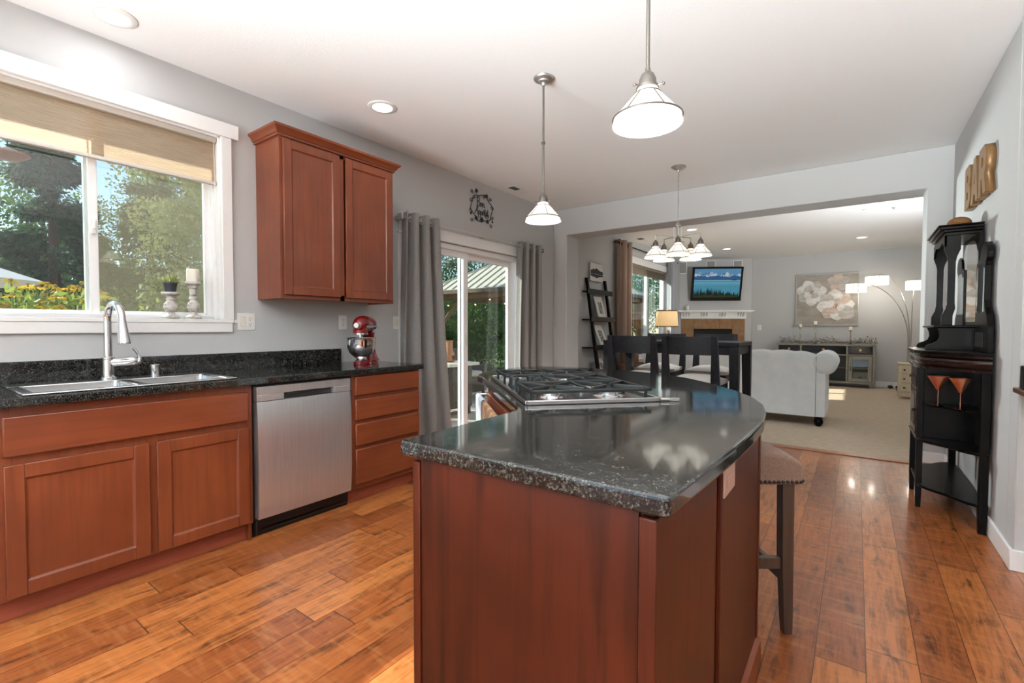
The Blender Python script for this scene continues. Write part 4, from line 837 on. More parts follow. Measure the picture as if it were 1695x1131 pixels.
bm = BM(); lathe(bm, [(.006, 2.225 - H), (.010, 2.215 - H), (.022, 2.205 - H), (.030, 2.19 - H), (.030, 2.175 - H), (.012, 2.17 - H), (.012, 1.95 - H), (.024, 1.945 - H), (.026, 1.93 - H), (.012, 1.92 - H), (.0001, 1.905 - H)], (0, 0, 0), 24)
for k in range(4):
    t = k * PI / 2 + .4; cyl(bm, (.034 * math.cos(t), .034 * math.sin(t), 2.17 - H), (.034 * math.cos(t), .034 * math.sin(t), 1.945 - H), .0065, n=10)
obj('stem', bm, M_nickel, ch, local=True)
fdir = math.atan2(.808, -.589)
for k in range(5):
    az = .6304 + PI + k * 2 * PI / 5; d = Vector((math.cos(az), math.sin(az), 0)); tip = d * .215
    bm = BM(); tube(bm, [d * .03 + Vector((0, 0, 2.075 - H)), d * .12 + Vector((0, 0, 2.085 - H)), tip + Vector((0, 0, 2.09 - H)), tip + Vector((0, 0, 2.03 - H))], .0055, 8); obj('arm', bm, M_nickel, ch, local=True)
    socket(ch, tuple(tip + Vector((0, 0, 1.982 - H))), .95); glass_shade(ch, tuple(tip + Vector((0, 0, 1.872 - H))), .92, w=PEND_W * 1.0)

for _m in ('cherry_laminate', 'cherry_dark'): MATS[_m].node_tree.nodes['Principled BSDF'].inputs['Specular IOR Level'].default_value = .22
# ------------------------------------------------------------------ dining table and chairs (bar height)
tb = thing('dining_table', 'dark espresso bar-height dining table with square legs', 'table', (-1.36, 4.45, 0))
TX0, TX1, TY0, TY1, TZ = -1.95, -.764, 4.15, 4.75, 1.071
obj('tabletop', boxes((TX0, TX1, TY0, TY1, TZ - .035, TZ)), M_tblwood, tb, bev=.003)
for x0, x1, y0, y1 in ((TX0 + .04, TX1 - .04, TY0 + .012, TY0 + .035), (TX0 + .04, TX1 - .04, TY1 - .035, TY1 - .012), (TX0 + .012, TX0 + .035, TY0 + .04, TY1 - .04), (TX1 - .035, TX1 - .012, TY0 + .04, TY1 - .04)):
    obj('apron', boxes((x0, x1, y0, y1, TZ - .105, TZ - .035)), M_tblwood, tb, bev=.002)
for sx_, sy_ in ((0, 0), (1, 0), (0, 1), (1, 1)):
    bm = BM(); x = TX1 if sx_ else TX0; y = TY1 if sy_ else TY0; dx = -1 if sx_ else 1; dy = -1 if sy_ else 1
    A = [bm.verts.new((x + dx * p * .075, y + dy * q * .075, TZ - .036)) for p, q in ((0, 0), (1, 0), (1, 1), (0, 1))]; B = [bm.verts.new((x + dx * p * .05, y + dy * q * .05, 0)) for p, q in ((0, 0), (1, 0), (1, 1), (0, 1))]
    for i in range(4): bm.faces.new((A[i], A[(i + 1) % 4], B[(i + 1) % 4], B[i]))
    bm.faces.new(A); bm.faces.new(B[::-1]); obj('leg', bm, M_tblwood, tb, bev=.002)
M_seat = mat('seat_leather', (176, 172, 166), .38, bump=(30, .1))
def make_chair(name, label):
    """faces +y, the back posts on the -y side; origin on the floor under the seat"""
    t = thing(name, label, 'chair', (0, 0, 0), 0, 'dining chairs at the bar-height table')
    bm = BM(); nx = 14; hw_, hd_ = .19, .20
    G = [[bm.verts.new((hw_ * s, hd_ * q, .775 + .045 * (1 - abs(s) ** 3) * (1 - abs(q) ** 3))) for s in np.linspace(-1, 1, nx)] for q in np.linspace(-1, 1, nx)]
    for j in range(nx - 1):
        for i in range(nx - 1): bm.faces.new((G[j][i], G[j][i + 1], G[j + 1][i + 1], G[j + 1][i]))
    ret = bmesh.ops.extrude_edge_only(bm, edges=[e_ for e_ in bm.edges if e_.is_boundary])
    for v_ in [g for g in ret['geom'] if isinstance(g, bmesh.types.BMVert)]: v_.co.z = .745
    bmesh.ops.contextual_create(bm, geom=[e_ for e_ in bm.edges if e_.is_boundary]); obj('seat_cushion', bm, M_seat, t, local=True, ang=60)
    obj('seat_frame', boxes((-.19, .19, -.20, .20, .68, .745)), M_tblwood, t, local=True, bev=.003)
    for s in (-1, 1):
        bm = BM(); V_ = []
        for z, w, y in ((0, .022, -.235), (.70, .031, -.20), (.80, .031, -.205), (1.128, .019, -.245)):
            V_.append([bm.verts.new((s * (.208 - w) + p * w if False else s * .185 + p * w, y + q * .018, z)) for p, q in ((-1, -1), (1, -1), (1, 1), (-1, 1))])
        for A, B in zip(V_, V_[1:]):
            for i in range(4): bm.faces.new((A[i], A[(i + 1) % 4], B[(i + 1) % 4], B[i]))
        bm.faces.new(V_[0][::-1]); bm.faces.new(V_[-1]); obj('leg', bm, M_tblwood, t, local=True, bev=.003)
        obj('leg', boxes((s * .17 - .02, s * .17 + .02, .155, .195, 0, .745)), M_tblwood, t, local=True, bev=.003)
        obj('side_stretcher', boxes((s * .17 - .01, s * .17 + .01, -.20, .16, .22, .255)), M_tblwood, t, local=True, bev=.002)
    bm = BM(); cols = []
    for u in np.linspace(-1, 1, 13):
        y = -.238 - .030 * (1 - u * u); zb_ = .985
        cols.append([bm.verts.new((u * .172, y + dy, z)) for dy, z in ((0, zb_), (.0, 1.125), (.016, 1.125), (.016 + .006, zb_))])
    for A, B in zip(cols, cols[1:]):
        for i in range(4): bm.faces.new((A[i], A[(i + 1) % 4], B[(i + 1) % 4], B[i]))
    bm.faces.new(cols[0]); bm.faces.new(cols[-1][::-1]); obj('backrest', bm, M_tblwood, t, local=True)
    obj('footrest', boxes((-.16, .16, .165, .185, .28, .32)), M_tblwood, t, local=True, bev=.002)
    return t
c1 = make_chair('dining_chair', 'dark dining chair nearest the ladder shelf with its back to the kitchen')
def place(c, x, y, rz):
    c.location = (x, y, 0); c.rotation_euler = (0, 0, rz); ROOTM[c] = Matrix.Translation((x, y, 0)) @ Matrix.Rotation(rz, 4, 'Z')
place(c1, -1.49, 3.945, 0)
dup(c1, (-1.03, 3.945, 0), 0, 'dark dining chair nearest the sofa with its back to the kitchen')
dup(c1, (-1.68, 4.93, 0), PI, 'dark dining chair on the far side of the table, in front of the lamp')
dup(c1, (-1.17, 4.93, 0), PI, 'dark dining chair on the far side of the table, in front of the fireplace')
# ------------------------------------------------------------------ ladder shelf and pictures
ld = thing('ladder_shelf', 'black leaning ladder shelf against the grey wall', 'shelf', (XW + .12, 6.73, 0))
bX, tX, tZ = XW + .30, XW + .022, 1.94
def lx(z): return bX + (tX - bX) * z / tZ
for y in (6.41, 7.04):
    bm = BM(); w = .022
    A = [bm.verts.new((bX + p * .03, y + q * w, 0)) for p, q in ((-1, -1), (1, -1), (1, 1), (-1, 1))]; B = [bm.verts.new((tX + p * .02, y + q * w, tZ)) for p, q in ((-1, -1), (1, -1), (1, 1), (-1, 1))]
    for i in range(4): bm.faces.new((A[i], A[(i + 1) % 4], B[(i + 1) % 4], B[i]))
    bm.faces.new(A[::-1]); bm.faces.new(B); obj('rail', bm, M_blackwood, ld, bev=.004)
for z in (1.72, 1.30, .88, .44):
    x = lx(z); obj('shelf', boxes((XW + .004, x + .04, 6.30, 7.16, z, z + .018), (x + .03, x + .05, 6.30, 7.16, z - .025, z + .05)), M_blackwood, ld, bev=.003)
M_mat = mat('white_mount', (236, 234, 230), .6)
M_art = mat('print_dark', (60, 60, 62), .6, noise=((190, 188, 184), (38, 38, 38), .45, .55))
def framed(name, label, y, z, w, h, x0, lean, artm, cat='picture'):
    t = thing(name, label, cat, (x0, y, z)); Mx = Matrix.Rotation(-lean, 4, 'Y')
    bm = BM(); box(bm, 0, .014, -w / 2, w / 2, 0, h, Mx); obj('frame', bm, M_mat, t, local=True, bev=.002)
    bm = BM(); box(bm, .014, .0152, -w * .25, w * .25, h * .22, h * .74, Mx); obj('print', bm, artm, t, local=True, smooth=False)
    return t
framed('framed_picture', 'white framed black-and-white print on the middle ladder shelf', 6.74, 1.319, .26, .36, XW + .128, .27, M_art)
framed('framed_picture', 'white framed black-and-white print on the lower ladder shelf', 6.70, .899, .26, .35, XW + .185, .40, M_art)
framed('framed_picture', 'small white framed print low on the bottom ladder shelf', 6.66, .459, .22, .28, XW + .22, .5, M_art)
lp = thing('landscape_print', 'black-and-white lake landscape print on the top ladder shelf', 'picture', (XW + .028, 6.70, 1.90))
bm = BM(); box(bm, 0, .02, -.21, .21, 0, .275); obj('canvas', bm, mat('print_sky', (232, 232, 230), .7), lp, local=True, bev=.002)
bm = BM()
hl = [(-.21, .165), (-.16, .17), (-.12, .19), (-.07, .18), (-.02, .205), (.04, .19), (.1, .17), (.15, .165), (.21, .16)]
prism(bm, hl + [(.21, .112), (-.21, .112)], 'x', .020, .0212); prism(bm, [(a, .108 - (b - .13) * .8) for a, b in hl] + [(.21, .108), (-.21, .108)], 'x', .020, .0212)
obj('hills', bm, mat('print_hills', (50, 50, 52), .7), lp, local=True, smooth=False)
for o_ in (lp,): o_.location.z = 1.772 + .13
# ------------------------------------------------------------------ living room curtains
LX = XW + .10
M_ring_b = mat('bronze', (88, 62, 44), .35, .8)
curtain('taupe grommet curtain left of the living room window', LX, (7.36, 7.86), (7.36, 7.90), 2.66, .02, 2, .05, M_taupe, M_ring_b, 'living room window curtains', 2.60)
curtain('pale grey white curtain right of the living room window', LX, (10.02, 10.42), (9.98, 10.46), 2.66, .02, 2, .045, M_sheer, M_ring_b, 'living room window curtains', 2.60)
rd = thing('curtain_rod', 'dark curtain rod over the living room window', 'curtain rod', (LX, 8.9, 2.60))
bm = BM(); cyl(bm, (LX, 7.3, 2.60), (LX, 10.52, 2.60), .011, n=12); obj('rod', bm, M_wi, rd)
for y in (7.28, 10.54):
    bm = BM(); ball(bm, (LX, y, 2.60), .028); obj('finial', bm, M_ring_b, rd)
for y in (8.02, 9.93):
    bm = BM(); cyl(bm, (XW, y, 2.60), (LX, y, 2.60), .007, n=8); cyl(bm, (XW, y, 2.60), (XW + .006, y, 2.60), .02, n=12); obj('bracket', bm, M_wi, rd)
bl = thing('window_blind', 'raised slatted blind bunched at the top of the living room window', 'blind', (XW - .03, 9.18, 2.3))
obj('head_rail', boxes((XW - .05, XW - .012, 8.22, 10.13, 2.315, 2.355)), mat('blind_taupe', (150, 136, 120), .5), bl, bev=.003)
bm = BM()
for i in range(9): box(bm, XW - .052, XW - .008, 8.23, 10.12, 2.19 + i * .0135, 2.194 + i * .0135)
obj('slat', bm, mat('blind_taupe', (150, 136, 120), .5), bl, smooth=False)
bm = BM()
for y in (8.4, 8.85, 9.35, 9.9): cyl(bm, (XW - .03, y, .64), (XW - .03, y, 2.32), .0012, n=5)
obj('lift_cord', bm, M_white, bl)
# ------------------------------------------------------------------ lamp, side table, armchair
sx0, sy0 = -2.66, 8.2
tbl = thing('side_table', 'round gold lattice side table under the lamp', 'side table', (sx0, sy0, 0))
M_gold = mat('gold_metal', (206, 164, 112), .3, 1.)
bm = BM(); lathe(bm, [(.25, .70), (.255, .705), (.255, .718), (.25, .722)], (sx0, sy0, 0), 40); obj('tabletop', bm, mat('table_stone', (226, 218, 206), .25), tbl)
bm = BM()
for z in (.012, .20, .53, .69): tube(bm, [(sx0 + .235 * math.cos(t), sy0 + .235 * math.sin(t), z) for t in np.linspace(0, 2 * PI, 41)[:-1]], .009, 6, closed=True)
for k in range(12):
    t = k * PI / 6; p = lambda a, z: (sx0 + .235 * math.cos(t + a), sy0 + .235 * math.sin(t + a), z)
    cyl(bm, p(0, .0), p(0, .70), .007, n=6)
    tube(bm, [p(.14, .27), p(.38, .27), p(.38, .46), p(.14, .46)], .006, 6, closed=True)
    cyl(bm, p(.26, .46), p(.26, .53), .005, n=6); cyl(bm, p(.26, .20), p(.26, .27), .005, n=6)
obj('lattice_base', bm, M_gold, tbl)
lm = thing('table_lamp', 'lit table lamp with a cream drum shade and turned base', 'lamp', (sx0, sy0, .722))
bm = BM(); lathe(bm, [(.085, 0), (.085, .018), (.05, .03), (.03, .045), (.05, .075), (.068, .12), (.055, .165), (.028, .20), (.045, .225), (.05, .25), (.036, .285), (.016, .31), (.022, .33), (.022, .345), (.010, .36), (.010, .50)], (sx0, sy0, .722), 28)
obj('base', bm, mat('lamp_base_cream', (216, 202, 178), .4, noise=((176, 156, 126), (30, 30, 30), .4, .7)), lm)
m_ls = mat('lamp_shade_lit', (236, 214, 178), .8, emit=(255, 206, 140), estr=.30)
bm = BM(); lathe(bm, [(.185, 1.205), (.170, 1.485)], (sx0, sy0, 0), 44, cap=False); obj('lamp_shade', bm, m_ls, lm, solid=.003)
bm = BM(); 
for r, z in ((.186, 1.209), (.171, 1.481)): lathe(bm, [(r - .003, z - .01), (r + .002, z - .01), (r + .002, z + .01), (r - .003, z + .01)], (sx0, sy0, 0), 44, cap=False)
obj('shade_band', bm, mat('shade_band_brown', (150, 122, 92), .7), lm)
bm = BM(); ball(bm, (sx0, sy0, 1.33), .03); obj('bulb', bm, mat('bulb_warm', (255, 236, 200), .3, emit=(255, 214, 150), estr=5), lm)
bm = BM(); cyl(bm, (sx0, sy0, 1.22), (sx0, sy0, 1.50), .004, n=8); ball(bm, (sx0, sy0, 1.508), .012); obj('finial', bm, M_gold, lm)
l = bpy.data.lights.new('table_lamp_bulb', 'POINT'); l.energy = 6; l.color = (1, .8, .55); l.shadow_soft_size = .04; o = bpy.data.objects.new('table_lamp_bulb', l); o.location = (0, 0, 1.36 - .722); COL.objects.link(o); o.parent = lm
ac = thing('armchair', 'brown leather armchair partly hidden behind the dining chairs', 'armchair', (-2.84, 7.55, 0))
M_brl = mat('brown_leather', (112, 84, 66), .45)
obj('seat_base', boxes((-3.02, -2.52, 7.33, 7.82, .12, .42)), M_brl, ac, bev=.03, segs=4)
obj('backrest', boxes((-3.15, -3.0, 7.33, 7.82, .12, .92)), M_brl, ac, bev=.04, segs=4)
for y0, y1 in ((7.22, 7.33), (7.82, 7.93)): obj('arm', boxes((-3.15, -2.52, y0, y1, .12, .60)), M_brl, ac, bev=.04, segs=4)
for x in (-3.10, -2.58):
    for y in (7.27, 7.88): obj('foot', boxes((x - .03, x + .03, y - .03, y + .03, 0.004, .13)), M_blackwood, ac, bev=.004)
# ------------------------------------------------------------------ sofa, its back to the kitchen
M_velvet = cloth_mat('sofa_velvet', (242, 244, 243), 0, weave=(60, .06), col2=(228, 233, 234), mixsc=(5, 5, 5)); MATS['sofa_velvet'].node_tree.nodes['Principled BSDF'].inputs['Sheen Weight'].default_value = .5
sf = thing('chesterfield_sofa', 'light grey velvet chesterfield sofa seen from behind', 'sofa', (-1.35, 7.1, 0))
SX_0, SX_1, SYb = -2.42, -.28, 6.68
bm = BM(); N_ = 72; top = []; xa, xb = SX_0 + .12, SX_1 - .085
prof_y = [(6.68, 0), (6.68, .3), (6.68, .62), (6.672, .74), (6.685, .80)]
cols = []
for i in range(N_ + 1):
    u = i / N_; x = xa + (xb - xa) * u; sc_ = abs(math.sin(PI * 8.0 * u)); fall = .045 * max(0, (u - .86) / .14) ** 2 + .045 * max(0, (.14 - u) / .14) ** 2; zt = .905 + .014 * sc_ - fall
    cols.append([bm.verts.new((x, y, z)) for y, z in ((6.68, .125), (6.68, .5), (6.68, zt - .10), (6.684, zt - .04), (6.70, zt - .01), (6.735, zt), (6.79, zt - .01), (6.83, zt - .05), (6.84, zt - .12), (6.86, .45), (6.86, .125))])
for A, B in zip(cols, cols[1:]):
    for i in range(len(A)): bm.faces.new((A[i], A[(i + 1) % len(A)], B[(i + 1) % len(A)], B[i]))
bm.faces.new(cols[0]); bm.faces.new(cols[-1][::-1]); obj('back', bm, M_velvet, sf, ang=50)
for s, xo in ((1, SX_1), (-1, SX_0)):
    bm = BM()
    box(bm, min(xo, xo - s * .10), max(xo, xo - s * .10), 6.682, 7.52, .125, .70)
    obj('arm', bm, M_velvet, sf, bev=.008)
    bm = BM(); cx = xo - s * .022; R_a = .135; cz_ = .765; L0, L1 = 6.674, 7.55; rg = []
    for y, r in ((L0, .08), (L0 + .008, .12), (L0 + .03, R_a), (L1 - .03, R_a), (L1 - .008, .12), (L1, .08)):
        rg.append([bm.verts.new((cx + s * .0 + r * math.cos(t), y, cz_ + r * math.sin(t))) for t in np.linspace(0, 2 * PI, 37)[:-1]])
    for A, B in zip(rg, rg[1:]):
        for i in range(36): bm.faces.new((A[i], A[(i + 1) % 36], B[(i + 1) % 36], B[i]))
    bm.faces.new(rg[0][::-1]); bm.faces.new(rg[-1]); obj('rolled_arm', bm, M_velvet, sf, ang=60)
    bm = BM(); tube(bm, [(xo - s * .10, 6.677, .13), (xo - s * .10, 6.677, .85)], .0035, 6); obj('seam_piping', bm, mat('piping_grey', (150, 152, 152), .8), sf)
obj('seat_deck', boxes((SX_0 + .1, SX_1 - .1, 6.86, 7.50, .125, .32)), M_velvet, sf, bev=.01)
for k in range(2):
    w = (SX_1 - SX_0 - .24) / 2; x0 = SX_0 + .12 + k * w; obj('seat_cushion', boxes((x0 + .004, x0 + w - .004, 6.86, 7.53, .32, .47)), M_velvet, sf, bev=.035, segs=4)
for x in (SX_0 + .07, SX_1 - .07):
    for y in (6.75, 7.44):
        bm = BM(); lathe(bm, [(.022, .004), (.030, .012), (.046, .04), (.050, .062), (.044, .09), (.034, .10), (.046, .108), (.046, .126)], (x, y, 0), 20); obj('foot', bm, M_blackwood, sf)
# ------------------------------------------------------------------ fireplace wall: built in its own frame
fa = Vector((-3.46, 11.01, 0)); fb = Vector((-1.94, 11.90, 0)); fd = (fb - fa).normalized(); fn = Vector((fd.y, -fd.x, 0)); frz = math.atan2(fd.y, fd.x)
fmid = (Vector((-3.275, 11.118, 0)) + Vector((-2.063, 11.83, 0))) / 2; fmid = fa + fd * (fmid - fa).dot(fd)
def fpt(s, n, z): return tuple(fmid + fd * s + fn * n + Vector((0, 0, z)))
fp = thing('fireplace', 'tiled corner fireplace with a white dentil mantel shelf', 'fireplace', fpt(0, 0, 0), frz)
# local axes: x along the wall, -y into the room
M_tile = mat('tan_tile', (176, 138, 100), .35, noise=((142, 104, 70), (9, 9, 9), .35, .7))
bm = BM(); k = 5; wt_ = 1.40 / k; 
for i in range(k):
    x0 = -.70 + i * wt_; box(bm, x0 + .003, x0 + wt_ - .003, -.022, -.002, 1.115, 1.385)
    if i in (0, 4):
        for j in range(4): box(bm, x0 + .003, x0 + wt_ - .003, -.022, -.002, 1.109 - (j + 1) * .278 + .003, 1.109 - j * .278)
obj('tile_surround', bm, M_tile, fp, local=True, bev=.003)
obj('grout_bed', boxes((-.70, .70, -.014, -.001, .004, 1.385)), mat('grout', (150, 132, 112), .8), fp, local=True)
obj('firebox', boxes((-.415, .415, -.024, -.002, .10, 1.155)), mat('firebox_black', (14, 14, 15), .5), fp, local=True)
bm = BM(); frame_r = ((-.425, .425, 1.10, 1.16), (-.425, -.395, .1, 1.10), (.395, .425, .1, 1.10), (-.425, .425, .05, .12))
for a, b_, c, d in frame_r: box(bm, a, b_, -.032, -.02, c, d)
for i in range(3): box(bm, -.36, .36, -.036, -.03, 1.115 + i * .014, 1.121 + i * .014)
obj('firebox_frame', bm, M_black, fp, local=True, bev=.003)
bm = BM(); box(bm, -.83, .83, -.215, 0, 1.552, 1.580); box(bm, -.79, .79, -.18, 0, 1.532, 1.552); box(bm, -.72, .72, -.055, 0, 1.392, 1.532); obj('mantel', bm, M_trim, fp, local=True, bev=.005)
for g in range(4):
    gx = -.60 + g * .40
    for q in (-.055, 0, .055):
        bm = BM(); prism(bm, [(-.055, 1.44), (-.075, 1.45), (-.11, 1.50), (-.15, 1.515), (-.15, 1.532), (-.055, 1.532)], 'x', gx + q - .016, gx + q + .016); obj('corbel', bm, M_trim, fp, local=True, bev=.003, smooth=False)
# tv tilted forward
tv = thing('television', 'black wall-mounted television showing a mountain lake', 'television', fpt(.02, .10, 1.80), frz)
tilt = Matrix.Rotation(.22, 4, 'X'); tw, th_ = 1.09, .76
def tb_(x0, x1, y0, y1, z0, z1): bm = BM(); box(bm, x0, x1, y0, y1, z0, z1, tilt); return bm
obj('housing', tb_(-tw / 2, tw / 2, 0, .055, 0, th_), M_black, tv, local=True, bev=.006)
bm = BM(); bzl = .045
for a, b_, c, d in ((-tw / 2, tw / 2, 0, .075), (-tw / 2, tw / 2, th_ - .04, th_), (-tw / 2, -tw / 2 + bzl, .075, th_ - .04), (tw / 2 - bzl, tw / 2, .075, th_ - .04)): box(bm, a, b_, -.012, 0, c, d, tilt)
obj('bezel', bm, mat('tv_bezel', (24, 24, 26), .25), tv, local=True, bev=.003)
def em(name, c, s=.36): return mat(name, (8, 8, 8), .25, emit=c, estr=s)
sw0, sw1, sz0, sz1 = -tw / 2 + bzl, tw / 2 - bzl, .075, th_ - .04
mats_tv = [em('tv_sky', (96, 150, 190)), em('tv_snow', (196, 206, 214)), em('tv_hills', (52, 98, 146)), em('tv_lake', (78, 152, 178)), em('tv_shine', (126, 178, 200)), em('tv_trees', (16, 34, 30)), em('tv_trees_green', (46, 56, 34)), em('tv_rock', (120, 146, 172)), em('tv_trees_dark', (26, 44, 34))]
bm = BM(); Hs = sz1 - sz0; Ws = sw1 - sw0; lay = [0]
def tvp(poly, mi, dy):
    prism(bm, [(sw0 + a * Ws, sz0 + b * Hs) for a, b in poly], 'y', -.0022 - dy, -.001 - dy, tilt, mi)
tvp([(0, 0), (1, 0), (1, 1), (0, 1)], 0, 0)
rnd = random.Random(4)
sn_ = []
for i in range(61): sn_.append((i / 60, .80 + .05 * math.sin(i * .33) + .03 * math.sin(i * .9 + 1) + (.03 if i % 2 else -.02) + rnd.uniform(-.015, .02)))
tvp([(0, .70)] + sn_ + [(1, .70)], 1, .0006)
for k in range(44):
    x = rnd.uniform(.01, .97); z = rnd.uniform(.73, .84); w = rnd.uniform(.01, .03); tvp([(x, z), (x + w, z - rnd.uniform(.01, .03)), (x + w * 1.3, z + .006), (x + w * .6, z + rnd.uniform(.02, .045))], 2 if k % 3 else 7, .0009)
hl_ = [(i / 40, .735 + rnd.uniform(-.012, .02) + .015 * math.sin(i * .4)) for i in range(41)]; tvp([(0, .60)] + hl_ + [(1, .60)], 2, .0012)
tvp([(0, 0), (1, 0), (1, .61), (0, .61)], 3, .0018)
for z0, z1 in ((.585, .612), (.50, .535), (.455, .47)): tvp([(0, z0), (1, z0 - .01), (1, z1 - .01), (0, z1)], 4, .0024)
tvp([(.80, .595), (.93, .595), (.90, .62), (.83, .615)], 5, .003)
for k in range(46):
    x = (k + rnd.uniform(0, .8)) / 46.5; w = rnd.uniform(.035, .06); hgt = rnd.uniform(.20, .36) * (.85 + .25 * math.sin(x * 5)); P = [(max(x - w / 2, 0), 0)]
    for j in range(5): P += [(max(x - w / 2 * (1 - j / 5), 0), hgt * (.15 + .8 * j / 5)), (max(x - w / 2 * (.62 - j / 9), 0), hgt * (.19 + .8 * j / 5))]
    P.append((x, hgt)); 
    for j in range(4, -1, -1): P += [(min(x + w / 2 * (.62 - j / 9), 1), hgt * (.19 + .8 * j / 5)), (min(x + w / 2 * (1 - j / 5), 1), hgt * (.15 + .8 * j / 5))]
    P.append((min(x + w / 2, 1), 0)); tvp(P, 5 if k % 4 else 8, .0032 + .0003 * (k % 5))
tvp([(0, 0)] + [(i / 30, .05 + rnd.uniform(0, .06)) for i in range(31)] + [(1, 0)], 6, .0052)
obj('screen', bm, mats_tv, tv, local=True, smooth=False)
obj('wall_mount', boxes((-.25, .25, .055, .097, .25, .55)), M_black, tv, local=True)
tl = Vector(fpt(0, 0, 0))
for s, h0, h1, lab in ((-.69, 2.43, 2.70, 'white-rimmed wall speaker left of the television'), (-.06, 2.55, 2.72, 'white-rimmed wall speaker above the middle of the television'), (.53, 2.55, 2.72, 'white-rimmed wall speaker above the right end of the television')):
    t = thing('wall_speaker', lab, 'speaker', fpt(s, 0, (h0 + h1) / 2), frz); hh = (h1 - h0) / 2
    bm = BM()
    for a, b_, c, d in ((-.10, .10, -hh, -hh + .014), (-.10, .10, hh - .014, hh), (-.10, -.086, -hh, hh), (.086, .10, -hh, hh)): box(bm, a, b_, -.008, 0, c, d)
    obj('frame', bm, M_trim, t, local=True, bev=.002); obj('grille', boxes((-.088, .088, -.005, 0, -hh + .012, hh - .012)), mat('speaker_grille', (176, 174, 170), .8, bump=(500, .4)), t, local=True)
cn = thing('mantel_candle', 'small white candle jar on the left end of the mantel', 'candle', fpt(-.60, .12, 1.58), frz)
bm = BM(); lathe(bm, [(.034, 0), (.036, .005), (.036, .10), (.03, .105), (.0001, .105)], (0, 0, 0), 20); obj('jar', bm, M_white, cn, local=True)
bm = BM(); cyl(bm, (0, 0, .105), (0, 0, .125), .004, n=8); obj('wick', bm, M_black, cn, local=True)
def plate_y(name, label, cat, c, w, h):
    t = thing(name, label, cat, c, 0); obj('plate', boxes((-w / 2, w / 2, -.006, 0, -h / 2, h / 2)), M_white, t, local=True, bev=.002); obj('rocker', boxes((-.016, .016, -.010, -.005, -.032, .032)), M_ivory, t, local=True, bev=.002); return t
plate_y('switch_plate', 'white light switch on the far grey wall beside the fireplace', 'switch', (-1.777, 11.97, 1.19), .08, .115)
# ------------------------------------------------------------------ console, garland, candlesticks, painting
M_champ = mat('champagne_wood', (168, 162, 150), .4, .35, noise=((138, 134, 124), (5, 60, 60), .35, .7))
M_blkgl = mat('black_glass', (10, 14, 18), .06, coat=.5)
cs_ = thing('console_cabinet', 'grey console cabinet with black glass drawers and doors below the painting', 'cabinet', (-.54, 11.72, 0))
CX0, CX1, CY0, CY1, CZ = -1.385, .315, 11.50, 11.94, .855
bm = BM(); box(bm, CX0, CX1, CY0, CY1, CZ - .03, CZ); box(bm, CX0 + .01, CX0 + .05, CY0 + .01, CY1, .10, CZ - .03); box(bm, CX1 - .05, CX1 - .01, CY0 + .01, CY1, .10, CZ - .03); box(bm, CX0, CX1, CY0, CY1, .08, .115); box(bm, CX0 + .05, CX1 - .05, CY0 + .01, CY1, .635, .665)
box(bm, CX0 + .05, CX1 - .05, CY1 - .02, CY1, .115, .83); xd = (-.93, -.14)
for x in xd: box(bm, x - .018, x + .018, CY0 + .01, CY1 - .02, .115, .825)
obj('carcass', bm, M_champ, cs_, bev=.004)
for x0, x1 in ((CX0 + .055, -.952), (-.908, -.162), (-.118, CX1 - .055)):
    dr = obj('drawer', boxes((x0, x1, CY0 + .004, CY0 + .30, .672, .820)), M_blkgl, cs_, bev=.003)
    bm = BM(); xc = (x0 + x1) / 2; cyl(bm, (xc, CY0 + .004, .748), (xc, CY0 - .02, .748), .012, n=12); cyl(bm, (xc, CY0 - .012, .748), (xc, CY0 - .022, .748), .026, .022, n=16); k_ = obj('knob', bm, M_gold, dr)
for x0, x1 in ((CX0 + .055, -.955), (-.115, CX1 - .055)):
    bm = BM(); y0, y1 = CY0 + .004, CY0 + .022; r = .065
    for a, b_, c, d in ((x0, x0 + r, .122, .628), (x1 - r, x1, .122, .628), (x0 + r, x1 - r, .122, .122 + r), (x0 + r, x1 - r, .628 - r, .628)): box(bm, a, b_, y0, y1, c, d)
    dd_ = obj('door', bm, M_champ, cs_, bev=.004); obj('glass_pane', boxes((x0 + r, x1 - r, y0 + .008, y0 + .011, .122 + r, .628 - r)), M_glass, dd_, smooth=False)
    hx = x0 + .03 if x0 > -.5 else x1 - .03
    bm = BM(); tube(bm, [(hx, y0, .33), (hx, y0 - .022, .34), (hx, y0 - .022, .42), (hx, y0, .43)], .005, 8); obj('handle', bm, M_wi, dd_)
obj('shelf_interior', boxes((CX0 + .05, -.95, CY0 + .04, CY1 - .02, .38, .395), (-.91, -.16, CY0 + .03, CY1 - .02, .38, .395), (-.12, CX1 - .05, CY0 + .04, CY1 - .02, .38, .395)), mat('shelf_glass', (120, 130, 132), .1, coat=.4), cs_)
obj('back_panel', boxes((CX0 + .05, CX1 - .05, CY1 - .026, CY1 - .021, .116, .634)), mat('console_dark', (26, 32, 38), .35), cs_)
for x in (CX0 + .02, CX1 - .10):
    for y in (CY0 + .02, CY1 - .09): 
        bm = BM(); prism(bm, [(x, .08), (x + .08, .08), (x + .065, .004), (x + .015, .004)], 'y', y, y + .07); obj('foot', bm, M_champ, cs_, bev=.003, smooth=False)
bx_ = thing('storage_box', 'pale grey storage box behind the right glass door of the console', 'box', (.07, 11.72, .1152))
obj('body', boxes((-.04, .20, 11.60, 11.84, .1152, .31)), mat('box_grey', (164, 164, 156), .7), bx_, bev=.005)
obj('label_holder', boxes((.05, .11, 11.594, 11.60, .19, .215)), M_wi, bx_, bev=.001)
